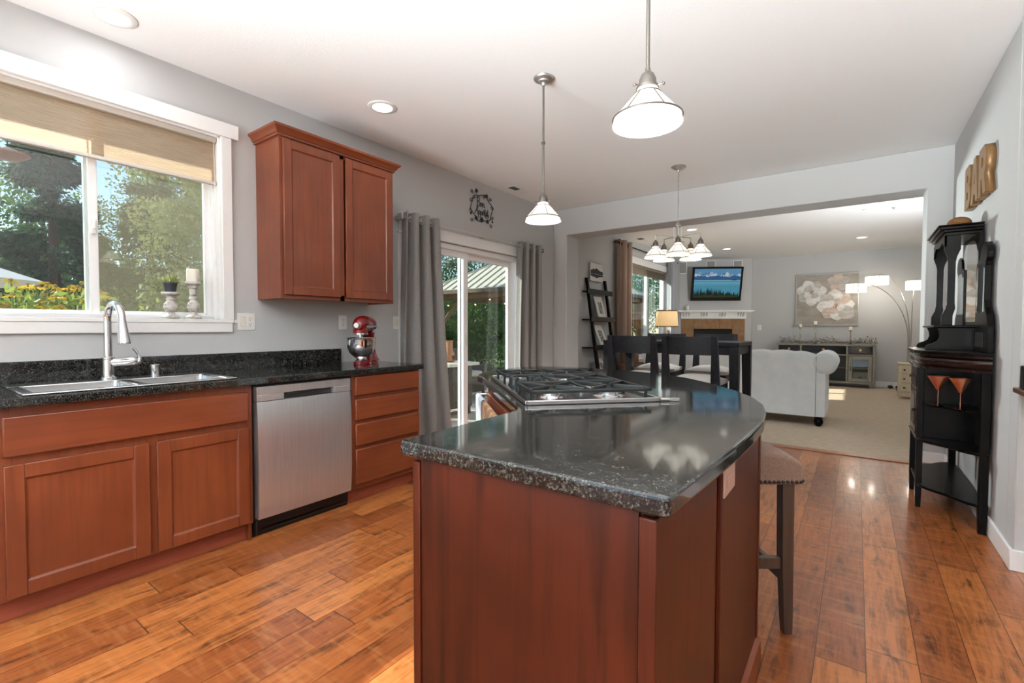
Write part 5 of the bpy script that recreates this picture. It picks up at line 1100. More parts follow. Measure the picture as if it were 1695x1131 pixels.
def candlestick(label, x, y, zh, candle_h=.06):
    t = thing('candlestick', label, 'candlestick', (x, y, CZ), 0, 'silver candlesticks on the console')
    bm = BM(); lathe(bm, [(.045, 0), (.045, .006), (.020, .016), (.011, .03), (.022, .06), (.012, .09), (.009, zh * .55), (.016, zh * .6), (.009, zh * .66), (.009, zh - .03), (.026, zh - .012), (.030, zh)], (0, 0, 0), 20); obj('stick', bm, mat('mercury_silver', (196, 192, 186), .22, .9), t, local=True)
    return t
for (x, zh, lab, l2) in ((-.957, .345, 'silver candlestick near the left end of the console', 'white candle on the candlestick nearest the fireplace'), (-.689, .40, 'tallest silver candlestick on the console, below the painting', 'white candle on the tallest console candlestick'), (-.095, .29, 'silver candlestick on the right part of the console', 'white candle on the right console candlestick')):
    candlestick(lab, x, 11.63, zh)
    bm = BM(); lathe(bm, [(.028, 0), (.029, .004), (.029, .064), (.025, .068), (.0001, .067)], (x, 11.63, CZ + zh + .0005), 18); obj('candle', bm, mat('candle_wax', (240, 236, 222), .5), label=l2, cat='candle', loc=(x, 11.63, CZ + zh + .0005))
V, Fc = [], []
for i in range(1500):
    x = random.uniform(CX0 + .06, CX1 + .02); y = 11.63 + random.gauss(0, .055); z = CZ + .012 + abs(random.gauss(0, .042)) * (1.0 + .5 * math.sin(9 * x))
    for _ in range(1):
        a, el = random.uniform(0, 2 * PI), random.uniform(-.2, 1.2); d_ = np.array([math.cos(a) * math.cos(el), math.sin(a) * math.cos(el), math.sin(el)]); s_ = np.cross(d_, [.3, .2, 1]); s_ /= np.linalg.norm(s_); L_ = random.uniform(.02, .05); k = len(V); c_ = np.array([x, y, z])
        V += [c_, c_ + d_ * L_ * .5 + s_ * L_ * .3, c_ + d_ * L_, c_ + d_ * L_ * .5 - s_ * L_ * .3]; Fc.append([k, k + 1, k + 2, k + 3])
V = [np.array([v_[0], v_[1], max(v_[2], CZ + .001)]) for v_ in V]
rawmesh('flower_garland', V, Fc, mat('garland_white', (204, 198, 188), .6, noise=((140, 132, 118), (40, 40, 40), .4, .6)), label='garland of white and silver artificial flowers along the console top', cat='garland', kind='stuff')
pt = thing('flower_painting', 'large framed painting of white magnolia-like flowers on grey', 'painting', (-.525, 11.97, 1.78))
pw_, ph_ = 1.075, 1.055
obj('canvas', boxes((-pw_ / 2, pw_ / 2, -.03, 0, -ph_ / 2, ph_ / 2)), mat('canvas_grey', (164, 156, 146), .8, noise=((190, 184, 176), (3, 3, 7), .35, .7)), pt, local=True)
bm = BM()
for a, b_, c, d in ((-pw_ / 2 - .018, pw_ / 2 + .018, -ph_ / 2 - .018, -ph_ / 2), (-pw_ / 2 - .018, pw_ / 2 + .018, ph_ / 2, ph_ / 2 + .018), (-pw_ / 2 - .018, -pw_ / 2, -ph_ / 2, ph_ / 2), (pw_ / 2, pw_ / 2 + .018, -ph_ / 2, ph_ / 2)): box(bm, a, b_, -.042, 0, c, d)
obj('frame', bm, mat('frame_silver', (196, 192, 186), .35, .5), pt, local=True, bev=.003)
def petal_mat(n, c): return mat(n, c, .75, noise=(tuple(int(v_ * .86) for v_ in c), (7, 7, 16), .35, .65))
PM = [petal_mat('petal_white', (250, 248, 244)), petal_mat('petal_shade', (214, 208, 202)), petal_mat('petal_blush', (228, 208, 194))]
def petals(cx, cz, L_, n, a0, mats_i, spread=.37, dy0=.0305):
    for k in range(n):
        a = a0 + k * 2 * PI / n; rr = random.Random(k + n); L2 = L_ * rr.uniform(.85, 1.08); P = []
        for t in np.linspace(0, 1, 13): P.append((t, spread * math.sin(PI * t ** 1.35) ** .75))
        P = [(t, w) for t, w in P] + [(t, -w) for t, w in P[::-1][1:-1]]
        bm = BM(); Q = [(cx + L2 * (t * math.cos(a) - w * math.sin(a)), cz + L2 * (t * math.sin(a) + w * math.cos(a))) for t, w in P]
        Q = [(min(max(q[0], -pw_ / 2 + .004), pw_ / 2 - .004), min(max(q[1], -ph_ / 2 + .004), ph_ / 2 - .004)) for q in Q]
        dy = dy0 + .0006 * k; prism(bm, Q, 'y', -dy - .0008, -dy); obj('petal', bm, PM[mats_i[k % len(mats_i)]], pt, local=True, smooth=False)
petals(.20, .36, .21, 5, .3, [1, 2], dy0=.0303); petals(-.26, .16, .30, 7, .2, [0, 1, 0], dy0=.034); petals(.17, -.13, .36, 8, .1, [0, 2, 0, 1], dy0=.039); petals(-.26, .16, .16, 4, .7, [0, 1], .5, dy0=.046); petals(.17, -.13, .17, 4, 1.2, [2, 0], .5, dy0=.046)
bm = BM()
for cx, cz in ((-.26, .16), (.17, -.13)):
    for i in range(26):
        a, r = random.uniform(0, 2 * PI), random.uniform(0, .05); ball(bm, (cx + r * math.cos(a), -.050, cz + r * math.sin(a)), .007, n=6, m=4)
obj('stamens', bm, mat('stamen_orange', (190, 128, 84), .7), pt, local=True)
# ------------------------------------------------------------------ arc floor lamp
al = thing('arc_floor_lamp', 'arc floor lamp with hanging crystal drum shades right of the painting', 'floor lamp', (.80, 11.45, 0))
bX_, bY_ = .80, 11.45
bm = BM(); lathe(bm, [(.17, .004), (.17, .04), (.16, .048), (.03, .05)], (bX_, bY_, 0), 36); obj('base', bm, M_black, al)
ARM = [((-.02, 11.2, 2.00), .155, 1.95), ((.30, 11.5, 2.18), .175, 2.10), ((.86, 11.3, 2.06), .14, 1.97), ((.62, 11.1, 2.3), .14, 2.15)]
m_cr = mat('crystal_lit', (250, 246, 238), .1, emit=(255, 244, 226), estr=.7)
def arc(p0, p1, top, n=22):
    P = []
    for t in np.linspace(0, 1, n):
        a = t * PI * .52; P.append((p0[0] + (p1[0] - p0[0]) * (1 - math.cos(a)) / (1 - math.cos(PI * .52)), p0[1] + (p1[1] - p0[1]) * (1 - math.cos(a)) / (1 - math.cos(PI * .52)), p0[2] + (top - p0[2]) * math.sin(a)))
    return P
for i, (tp_, r, zc) in enumerate(ARM[:3]):
    off = (i - 1) * .022; st0 = (bX_ + off, bY_, .95)
    P = [(bX_ + off, bY_, .05), (bX_ + off, bY_, .5)] + arc(st0, tp_, tp_[2] + .04); P[-1] = (P[-1][0], P[-1][1], tp_[2] + .03)
    bm = BM(); tube(bm, P, .008, 8); tube(bm, [P[-1], (tp_[0], tp_[1], zc + .08)], .004, 6); obj('arm', bm, M_nickel, al)
    sh = BM(); rr = r
    lathe(sh, [(rr, zc + .078), (rr, zc + .084), (rr * .2, zc + .084)], (tp_[0], tp_[1], 0), 32, cap=False)
    s_o = obj('shade_frame', sh, M_chrome, al)
    bd = BM()
    for k in range(30):
        t = k * 2 * PI / 30
        for j in range(7):
            c_ = Vector((tp_[0] + rr * math.cos(t), tp_[1] + rr * math.sin(t), zc + .070 - j * .024)); ball(bd, c_, .0115, n=6, m=4)
    obj('crystal_strands', bd, m_cr, s_o)
    bm = BM(); ball(bm, (tp_[0], tp_[1], zc + .01), .03); obj('bulb', bm, M_bulb, s_o)
    l = bpy.data.lights.new('crystal_lamp_bulb', 'POINT'); l.energy = 3; l.color = (1, .93, .82); l.shadow_soft_size = .05; o = bpy.data.objects.new('crystal_lamp_bulb', l); COL.objects.link(o); o.parent = al; o.location = (tp_[0] - bX_, tp_[1] - bY_, zc - .13)
sc2 = thing('bedside_chest', 'small cream chest of drawers beside the black corner cabinet', 'chest of drawers', (.74, 10.35, 0))
M_cream = mat('cream_paint', (222, 208, 178), .5)
obj('carcass', boxes((.59, .90, 10.2, 10.52, .10, .58), (.58, .91, 10.19, 10.53, .58, .60)), M_cream, sc2, bev=.004)
for z0 in (.13, .28, .43):
    d_ = obj('drawer', boxes((.612, .878, 10.188, 10.20, z0, z0 + .125)), M_cream, sc2, bev=.004)
    bm = BM(); ball(bm, (.66, 10.178, z0 + .062), .014); obj('knob', bm, M_wi, d_)
for x in (.61, .88):
    for y in (10.22, 10.50):
        bm = BM(); prism(bm, [(x - .025, .10), (x + .025, .10), (x + .008, .004), (x - .008, .004)], 'y', y - .018, y + .018); obj('leg', bm, M_cream, sc2, smooth=False)
sh_ = thing('house_shoes', 'dark slippers lying at the foot of the far wall', 'shoes', (.62, 11.85, .004))
for dx in (-.06, .06):
    bm = BM(); ball(bm, (dx, 0, .03), .05, (.9, 2.2, .6), 12, 8); obj('slipper', bm, M_black, sh_, local=True)
# ------------------------------------------------------------------ black corner-style display cabinet on the right wall
M_blk2 = M_blackwood
cb = thing('display_cabinet', 'antique black display cabinet with mirrored hutch and curved open shelves on the right wall', 'cabinet', (.50, 4.335, 0))
WX, FXc = .628, .335; YN, YF, Y1, Y2 = 3.768, 4.902, 4.105, 4.565
def side_curve(n=10, off=0.):
    P = []
    for s in np.linspace(0, 1, n):
        b = .035 * math.sin(PI * s) + .012 * math.sin(3 * PI * s) + off; nx_, ny_ = -.755, -.655
        P.append((WX - .01 + (FXc - WX + .01) * s + nx_ * b, YN + (Y1 - YN) * s + ny_ * b))
    return P
def outline(off=0., xb=WX):
    a = side_curve(12, off); a[0] = (WX, YN - off); a = a[:-1] + [(FXc - off, Y1 - off * .4)]
    b = [(x, Y1 + Y2 - y) for x, y in a[::-1]]
    return [(xb, a[0][1])] + a[1:] + b[:-1] + [(xb, b[-1][1])]
def slab(name, z0, z1, off, m=M_blk2, parent=cb, **k):
    bm = BM(); prism(bm, outline(off), 'z', z0, z1); return obj(name, bm, m, parent, smooth=False, **k)
slab('top', 1.030, 1.050, .022, bev=.005)
M_frz = mat('black_lacquer_red', (40, 22, 18), .2, coat=.3)
bm = BM(); R = []
for off, z in ((.012, .935), (.012, .948), (-.006, .952), (.004, .965), (.009, .982), (.005, 1.0), (-.006, 1.010), (.012, 1.016), (.012, 1.030)):
    R.append([bm.verts.new((x, y, z)) for x, y in outline(off)])
for A, B in zip(R, R[1:]):
    for i in range(len(A)): bm.faces.new((A[i], A[(i + 1) % len(A)], B[(i + 1) % len(A)], B[i]))
bm.faces.new(R[0][::-1]); bm.faces.new(R[-1]); obj('frieze', bm, M_frz, cb, ang=50)
for y0, y1, nm in ((YN + .03, Y1 + .012, 'side_shelf'), (Y2 - .012, YF - .03, 'side_shelf')):
    c = side_curve(12, -.012); near = y0 < 4.2
    pl = [(WX, YN + .035)] + c[1:-1] + [(FXc + .02, Y1 + .012), (WX, Y1 + .012)]
    if not near: pl = [(x, Y1 + Y2 - y) for x, y in pl]
    bm = BM(); prism(bm, pl, 'z', .690, .704); obj(nm, bm, M_blk2, cb, bev=.004, smooth=False)
slab('middle_shelf', .452, .470, .006, bev=.005)
slab('lower_shelf', .148, .164, -.008, bev=.005)
for x, y, w in ((WX - .02, YN + .02, .021), (WX - .02, YF - .02, .021), (FXc + .018, Y1 + .018, .017), (FXc + .018, Y2 - .018, .017)):
    bm = BM(); V_ = []
    for z, ww in ((0, w * .8), (.14, w), (.936, w)): V_.append([bm.verts.new((x + p * ww, y + q * ww, z)) for p, q in ((-1, -1), (1, -1), (1, 1), (-1, 1))])
    for A, B in zip(V_, V_[1:]):
        for i in range(4): bm.faces.new((A[i], A[(i + 1) % 4], B[(i + 1) % 4], B[i]))
    bm.faces.new(V_[0][::-1]); bm.faces.new(V_[-1]); obj('leg', bm, M_blk2, cb, bev=.003)
obj('cupboard', boxes((FXc + .012, WX, Y1 + .010, Y1 + .026, .47, .936), (FXc + .012, WX, Y2 - .026, Y2 - .010, .47, .936), (FXc + .012, FXc + .026, Y1 + .026, Y2 - .026, .47, .936)), M_blk2, cb, bev=.002)
obj('back_panel', boxes((WX - .012, WX, YN + .045, Y1 + .010, .47, .936), (WX - .012, WX, Y2 - .010, YF - .045, .47, .936)), mat('back_mahogany', (58, 34, 26), .3, coat=.3), cb)
dr = obj('drawer', boxes((FXc - .004, FXc + .012, Y1 + .05, Y2 - .05, .80, .925)), M_frz, cb, bev=.004)
bm = BM(); tube(bm, [(FXc - .004, 4.30, .868), (FXc - .02, 4.30, .862), (FXc - .024, 4.335, .852), (FXc - .02, 4.37, .862), (FXc - .004, 4.37, .868)], .004, 8); obj('handle', bm, M_wi, dr)
do = obj('door', boxes((FXc - .004, FXc + .012, Y1 + .05, Y2 - .05, .485, .79)), M_frz, cb, bev=.004)
obj('door_panel', boxes((FXc - .007, FXc - .003, Y1 + .10, Y2 - .10, .53, .745)), M_blk2, do, bev=.006)
bm = BM(); ball(bm, (FXc - .012, Y1 + .075, .64), .011); obj('knob', bm, M_wi, do)
# hutch
HY0, HY1 = 4.13, 4.69; BX = .632
obj('hutch_back', boxes((BX - .02, BX, HY0, HY1, 1.05, 1.80)), M_blk2, cb)
def arch(y0, y1, z0, z1, n=10):
    m_ = (y0 + y1) / 2; r = (y1 - y0) / 2; P = [(y0, z0), (y1, z0), (y1, z1 - .09)]
    P += [(y1 - .03, z1 - .055)] + [(m_ + (r - .03) * math.cos(t), z1 - .055 + .055 * math.sin(t)) for t in np.linspace(.3, PI - .3, n)] + [(y0 + .03, z1 - .055)]
    return P + [(y0, z1 - .09)]
bm = BM(); prism(bm, arch(4.165, 4.655, 1.235, 1.775), 'x', BX - .0225, BX - .0205); obj('mirror', bm, M_mirror, cb, smooth=False)
bm = BM(); box(bm, .455, BX, HY0 + .01, HY1 - .01, 1.79, 1.812); box(bm, .440, BX, HY0 - .006, HY1 + .006, 1.812, 1.828); box(bm, .425, BX, HY0 - .02, HY1 + .02, 1.828, 1.846); box(bm, .415, BX, HY0 - .028, HY1 + .028, 1.846, 1.856); obj('cornice', bm, M_blk2, cb, bev=.005, segs=3)
bm = BM(); v = [(y, z) for y, z in ((HY0 + .01, 1.79), (HY0 + .01, 1.72), (HY0 + .035, 1.70), (HY0 + .06, 1.735), (HY0 + .09, 1.745), (HY0 + .12, 1.76), (4.41, 1.745), (HY1 - .12, 1.76), (HY1 - .09, 1.745), (HY1 - .06, 1.735), (HY1 - .035, 1.70), (HY1 - .01, 1.72), (HY1 - .01, 1.79))]
prism(bm, v, 'x', .452, .464); obj('fretwork_apron', bm, M_blk2, cb, bev=.002, smooth=False)
# hutch posts cut from shaped boards, in the x/z plane
def post_board(y):
    out = [(.452, 1.79), (.452, 1.70), (.466, 1.655), (.472, 1.62), (.472, 1.36), (.466, 1.32), (.447, 1.275), (.447, 1.212)]
    inn = [(.500, 1.212), (.500, 1.275), (.512, 1.32), (.508, 1.36), (.508, 1.62), (.514, 1.655), (.53, 1.70), (.53, 1.79)]
    bm = BM(); prism(bm, out + inn, 'y', y - .010, y + .010); obj('hutch_post', bm, M_blk2, cb, bev=.002, smooth=False)
post_board(HY0 + .02); post_board(HY1 - .02)
obj('hutch_shelf', boxes((.405, BX, HY0 - .045, HY1 + .045, 1.196, 1.212)), M_blk2, cb, bev=.005)
for y in (HY0 + .012, HY1 - .012):
    P = [(BX - .001, 1.05), (.372, 1.05), (.368, 1.062), (.380, 1.082), (.405, 1.092), (.430, 1.108), (.440, 1.135), (.437, 1.165), (.425, 1.196), (BX - .001, 1.196)]
    bm = BM(); prism(bm, P, 'y', y - .010, y + .010); obj('scroll_bracket', bm, M_blk2, cb, bev=.002, smooth=False)
obj('oval_mirror', boxes((BX - .0225, BX - .0205, 4.28, 4.54, 1.085, 1.165)), M_mirror, cb, smooth=False)
def wing_board(mir):
    f = (lambda y: Y1 + Y2 - y) if mir else (lambda y: y)
    dY = .0 if not mir else -.0
    P = [(4.125, 1.05), (3.765, 1.05), (3.765, 1.085), (3.772, 1.20), (3.80, 1.27), (3.855, 1.315), (3.872, 1.36), (3.872, 1.56), (3.862, 1.585), (3.835, 1.605), (3.828, 1.64), (3.845, 1.675), (3.885, 1.70), (3.935, 1.705), (3.985, 1.69), (4.02, 1.655), (4.03, 1.62), (4.06, 1.605), (4.125, 1.60)]
    bm = BM(); prism(bm, [(f(y), z) for y, z in P], 'x', BX - .030, BX); obj('wing_board', bm, M_blk2, cb, bev=.004, smooth=False)
    bm = BM(); prism(bm, [(f(y), z) for y, z in ((3.90, 1.29), (4.09, 1.29), (4.09, 1.55), (4.05, 1.58), (3.94, 1.58), (3.90, 1.55))], 'x', BX - .0325, BX - .0305); obj('mirror', bm, M_mirror, cb, smooth=False)
    bm = BM(); prism(bm, [(f(y), z) for y, z in ((3.86, 1.08), (4.08, 1.08), (4.08, 1.17), (3.86, 1.17))], 'x', BX - .033, BX - .0305); obj('carved_panel', bm, M_frz, cb, smooth=False, bev=.001)
wing_board(False); wing_board(True)
# things on the cabinet
M_cop = mat('copper', (232, 160, 128), .3, .9)
def martini(label, x, y):
    t = thing('martini_glass', label, 'glass', (x, y, .7042), 0, 'copper martini glasses in the black cabinet')
    bm = BM(); lathe(bm, [(.032, 0), (.034, .003), (.014, .006), (.0045, .012), (.004, .06), (.005, .098)], (0, 0, 0), 24); obj('stem', bm, mat('copper_pink', (206, 150, 136), .2, 1.), t, local=True)
    bm = BM(); lathe(bm, [(.004, .096), (.010, .102), (.053, .184), (.054, .187), (.052, .186), (.009, .105), (.0001, .101)], (0, 0, 0), 32, cap=False); obj('bowl', bm, M_cop, t, local=True)
martini('copper martini glass on the curved shelf, farther from the wall', .425, 3.985)
martini('copper martini glass on the curved shelf, next to the wall post', .515, 3.885)
ht = thing('felt_hat', 'small brown hat lying on top of the black display cabinet', 'hat', (.53, 4.33, 1.8562))
M_hat = mat('hat_brown', (136, 94, 52), .85, bump=(80, .4))
bm = BM(); lathe(bm, [(.112, .004), (.116, .008), (.10, .012), (.07, .010)], (0, 0, 0), 32, Matrix.Diagonal((.8, 1.05, 1, 1))); obj('brim', bm, M_hat, ht, local=True)
bm = BM(); ball(bm, (.012, 0, .034), .074, (.85, 1.0, .62), 24, 12); 
for v_ in bm.verts: v_.co.z = max(v_.co.z, .006)
obj('crown', bm, M_hat, ht, local=True)
# BAR letters on the right wall: y is the reading direction reversed (reads towards the camera)
M_let = mat('letter_kraft', (158, 122, 80), .38, .25, noise=((140, 104, 64), (12, 12, 12), .3, .7))
def letter(ch, y0, w, z0, h_, outer, holes):
    bm = BM(); xs = (XR - .046, XR - .001)
    me2 = bpy.data.curves.new('wall_letter', 'CURVE'); me2.dimensions = '2D'; me2.fill_mode = 'BOTH'; me2.extrude = .0225; me2.bevel_depth = .0
    for P in [outer] + holes:
        s = me2.splines.new('POLY'); s.points.add(len(P) - 1); s.use_cyclic_u = True
        for q, (a, b) in zip(s.points, P): q.co = (a * w, b * h_, 0, 1)
    tmp = bpy.data.objects.new('tmp', me2); COL.objects.link(tmp); dg = bpy.context.evaluated_depsgraph_get(); m_ = bpy.data.meshes.new_from_object(tmp.evaluated_get(dg)); bpy.data.objects.remove(tmp); bm.from_mesh(m_); bpy.data.meshes.remove(m_)
    # curve x -> -y world (reads left to right for a viewer facing +x), curve y -> z, curve z -> -x
    Mx = Matrix(((0, 0, -1, XR - .0235), (-1, 0, 0, y0), (0, 1, 0, z0), (0, 0, 0, 1)))
    bmesh.ops.transform(bm, matrix=Mx, verts=bm.verts[:]); bmesh.ops.remove_doubles(bm, verts=bm.verts[:], dist=1e-5)
    return obj('wall_letter', bm, M_let, smooth=False, label='brown block letter ' + ch + ' of the word BAR on the right wall', cat='letter', group='BAR letters on the right wall', loc=(XR - .0235, y0 - w / 2, z0))
lz0, lz1 = 2.005, 2.30
letter('B', 4.60, .20, lz0 + .01, .290, [(0, 0), (.72, 0), (.92, .10), (1, .27), (.92, .44), (.80, .51), (.90, .58), (.96, .74), (.90, .90), (.72, 1), (0, 1)], [[(.32, .20), (.60, .20), (.66, .30), (.60, .40), (.32, .40)], [(.32, .62), (.58, .62), (.63, .71), (.58, .80), (.32, .80)]])
letter('A', 4.375, .22, lz0 + .005, .290, [(0, 0), (.30, 0), (.36, .18), (.64, .18), (.70, 0), (1, 0), (.68, 1), (.32, 1)], [[(.41, .40), (.59, .40), (.50, .72)]])
letter('R', 4.13, .205, lz0, .290, [(0, 0), (.32, 0), (.32, .34), (.44, .34), (.66, 0), (1, 0), (.76, .40), (.92, .50), (.98, .69), (.92, .88), (.74, 1), (0, 1)], [[(.32, .58), (.58, .58), (.63, .69), (.58, .79), (.32, .79)]])
# ledge and black box at the right edge of the view
lg_ = thing('wall_ledge', 'brown wooden ledge sticking out at the right edge of the photo', 'ledge', (.95, 3.2, .88))
obj('board', boxes((.624, 1.6, 3.10, 3.308, .880, .906)), wood('ledge_wood', (112, 78, 58), (70, 46, 34), (96, 66, 48), 'x', .3), lg_, bev=.005)
bm = BM()
for x in (.95, 1.45): prism(bm, [(3.308, .72), (3.308, .88), (3.16, .88)], 'x', x - .012, x + .012)
obj('bracket', bm, M_wi, lg_, smooth=False)
bk = thing('black_case', 'black case standing on the brown ledge at the right edge', 'case', (.75, 3.21, .906))
obj('body', boxes((.641, .86, 3.14, 3.28, .9065, 1.015)), M_black, bk, bev=.006); obj('clasp', boxes((.73, .77, 3.134, 3.14, .95, .975)), M_nickel, bk, bev=.001)
# ------------------------------------------------------------------ outside
struct('patio', boxes((-7.6, XW - .15, -6, 22, -.3, -.12)), mat('patio_concrete', (188, 180, 166), .85, noise=((168, 160, 146), (3, 3, 3), .3, .7), bump=(60, .2)), smooth=False)
struct('lawn', boxes((-60, -7.6, -40, 60, -.4, -.15), (-7.6, 30, -40, -6, -.4, -.15), (-7.6, 30, 22, 60, -.4, -.15)), mat('lawn', (96, 116, 56), .95, noise=((72, 92, 44), (6, 6, 6), .3, .7)), smooth=False)
struct('roof_eave', boxes((-4.05, XW - .15, -3.2, 2.2, H + .02, H + .12), (-4.08, -4.03, -3.2, 2.2, H - .06, H + .13)), M_trim, smooth=False)
def leaf_mesh(name, pts, dirs, size, asp, m, parent, sides=None):
    n = len(pts); d = dirs / (np.linalg.norm(dirs, axis=1, keepdims=True) + 1e-9); r = rng.normal(size=(n, 3)); s = np.cross(d, r); s /= np.linalg.norm(s, axis=1, keepdims=True) + 1e-9
    L_ = size * rng.uniform(.6, 1.3, size=(n, 1)); V = np.empty((n, 4, 3)); V[:, 0] = pts; V[:, 1] = pts + d * L_ * .5 + s * L_ * asp; V[:, 2] = pts + d * L_; V[:, 3] = pts + d * L_ * .5 - s * L_ * asp
    Fc = np.arange(n * 4).reshape(n, 4); return rawmesh(name, V.reshape(-1, 3), Fc, m, parent)
def leaf_mat(name, c1, c2, sc=1.2):
    m = mat(name, c1, .6, spec=.3, noise=(c2, (sc, sc, sc), .3, .7)); nt = m.node_tree; b = nt.nodes['Principled BSDF']; o = nt.nodes['Material Output']
    t = nt.nodes.new('ShaderNodeBsdfTranslucent'); t.inputs[0].default_value = lin(c2); mx = nt.nodes.new('ShaderNodeMixShader'); mx.inputs[0].default_value = .35
    nt.links.new(b.outputs[0], mx.inputs[1]); nt.links.new(t.outputs[0], mx.inputs[2]); nt.links.new(mx.outputs[0], o.inputs[0]); return m
M_bark = mat('bark', (84, 66, 52), .9, bump=(20, .6))
LM = {'dark': leaf_mat('needles_dark', (40, 70, 50), (64, 98, 66)), 'mid': leaf_mat('leaves_mid', (84, 118, 60), (122, 152, 80)), 'pale': leaf_mat('leaves_pale', (132, 150, 88), (168, 176, 116)), 'hedge': leaf_mat('leaves_hedge', (62, 104, 44), (112, 152, 68))}
def conifer(label, x, y, h_, r, lk='dark', n=9000, dens=1.):
    t = thing('conifer', label, 'tree', (x, y, -.15), 0, 'trees beyond the patio'); bm = BM(); cyl(bm, (0, 0, 0), (0, 0, h_ * .97), .14, .02, 10); obj('trunk', bm, M_bark, t, local=True)
    nb = int(h_ * 15); zs = np.sort(rng.uniform(.04, .98, nb)) * h_; az = rng.uniform(0, 2 * PI, nb); Lb = r * (1 - zs / h_) ** .8 * rng.uniform(.7, 1.1, nb) + .12
    k = rng.integers(0, nb, n); u = rng.uniform(.1, 1, n) ** .7; q = Lb[k] * u
    P = np.stack([q * np.cos(az[k]), q * np.sin(az[k]), zs[k] - .28 * q * u + .05 * q], 1) + rng.normal(0, .06, (n, 3)) + np.stack([-np.sin(az[k]), np.cos(az[k]), 0 * u], 1) * (rng.normal(0, .22, n) * Lb[k] * .5)[:, None]
    D = np.stack([np.cos(az[k]), np.sin(az[k]), -.45 + 0 * u], 1) + rng.normal(0, .5, (n, 3)); rawleaf(t, P, D, .115, .20, LM[lk])
def rawleaf(t, P, D, size, asp, m, name='foliage'):
    M = np.array(wm(t)); P = P @ M[:3, :3].T + M[:3, 3]; leaf_mesh(name, P, D, size, asp, m, t)
def broad(label, x, y, h_, r, lk='mid', n=8000, name='leafy_tree', z0=.25, size=.085, group='trees beyond the patio', trunk=True):
    t = thing(name, label, 'tree' if trunk else 'bush', (x, y, -.15), 0, group)
    if trunk: bm = BM(); cyl(bm, (0, 0, 0), (0, 0, h_ * .75), .13, .03, 10); obj('trunk', bm, M_bark, t, local=True)
    nc = 34; cc = np.stack([rng.normal(0, .45, nc) * r, rng.normal(0, .45, nc) * r, rng.uniform(z0, .95, nc) * h_], 1); rad = rng.uniform(.28, .5, nc) * r * .75
    k = rng.integers(0, nc, n); d = rng.normal(size=(n, 3)); d /= np.linalg.norm(d, axis=1, keepdims=True); P = cc[k] + d * (rad[k] * rng.uniform(.5, 1.05, n))[:, None]; P[:, 2] = np.maximum(P[:, 2], .05)
    rawleaf(t, P, d + rng.normal(0, .6, (n, 3)), size, .34, LM[lk])
conifer('tall dark conifer filling the left part of the sink window', -11.5, 2.0, 5.0, 1.5, n=34000)
conifer('dark conifer behind the tall one, at the left edge of the sink window view', -14.8, .9, 5.0, 1.5, n=22000)
conifer('slender conifer seen just right of the window mullion', -15.2, 4.5, 6.0, 1.2, n=20000)
broad('pale leafy tree seen through the insect screen of the sink window', -11.6, 4.7, 6.2, 1.5, 'pale', 26000)
broad('mid green leafy tree standing behind the pale one in the sink window', -16.2, 5.6, 7.0, 1.9, 'mid', 20000)
broad('mid green leafy tree between the two dark conifers of the sink window', -17.8, 2.9, 6.4, 2.0, 'mid', 20000)
broad('tall leafy tree above the gazebo roof', -12.8, 12.6, 6.8, 2.3, 'hedge', 24000)
broad('leafy tree rising behind the gazebo ridge', -11.2, 15.5, 6.0, 2.3, 'hedge', 20000)
broad('leafy tree to the left of the gazebo', -13.2, 9.6, 4.8, 1.8, 'hedge', 12000)
broad('green tree outside the living room window', -6.8, 18.5, 5.0, 2.0, 'hedge', 9000)
broad('green tree behind the gazebo seen from the living room window', -9.0, 19.5, 5.5, 2.0, 'hedge', 9000)
for i, (x, y) in enumerate(((-10.2, 9.6), (-10.0, 11.4), (-9.9, 13.2), (-9.6, 14.9), (-8.2, 15.6), (-6.4, 15.2))):
    broad('leafy garden shrub in the row behind the gazebo', x, y, 2.5, 1.0, 'hedge', 8000, 'garden_shrub', .08, .08, 'shrubs behind the gazebo', False)
n_ = 26000; P = np.stack([rng.uniform(-26, -19, n_), rng.uniform(-8, 40, n_), rng.uniform(-.1, 1, n_) ** 1.3 * 3.4], 1); P[:, 2] = np.nan_to_num(P[:, 2], nan=.3) + .25 * np.sin(P[:, 1] * 1.7); P[:, 2] = np.maximum(P[:, 2], -.1)
o = leaf_mesh('distant_foliage', P, rng.normal(size=(n_, 3)), .42, .4, LM['dark'], None); props(o, 'dark distant foliage closing the garden behind the trees', 'foliage', None, 'stuff')
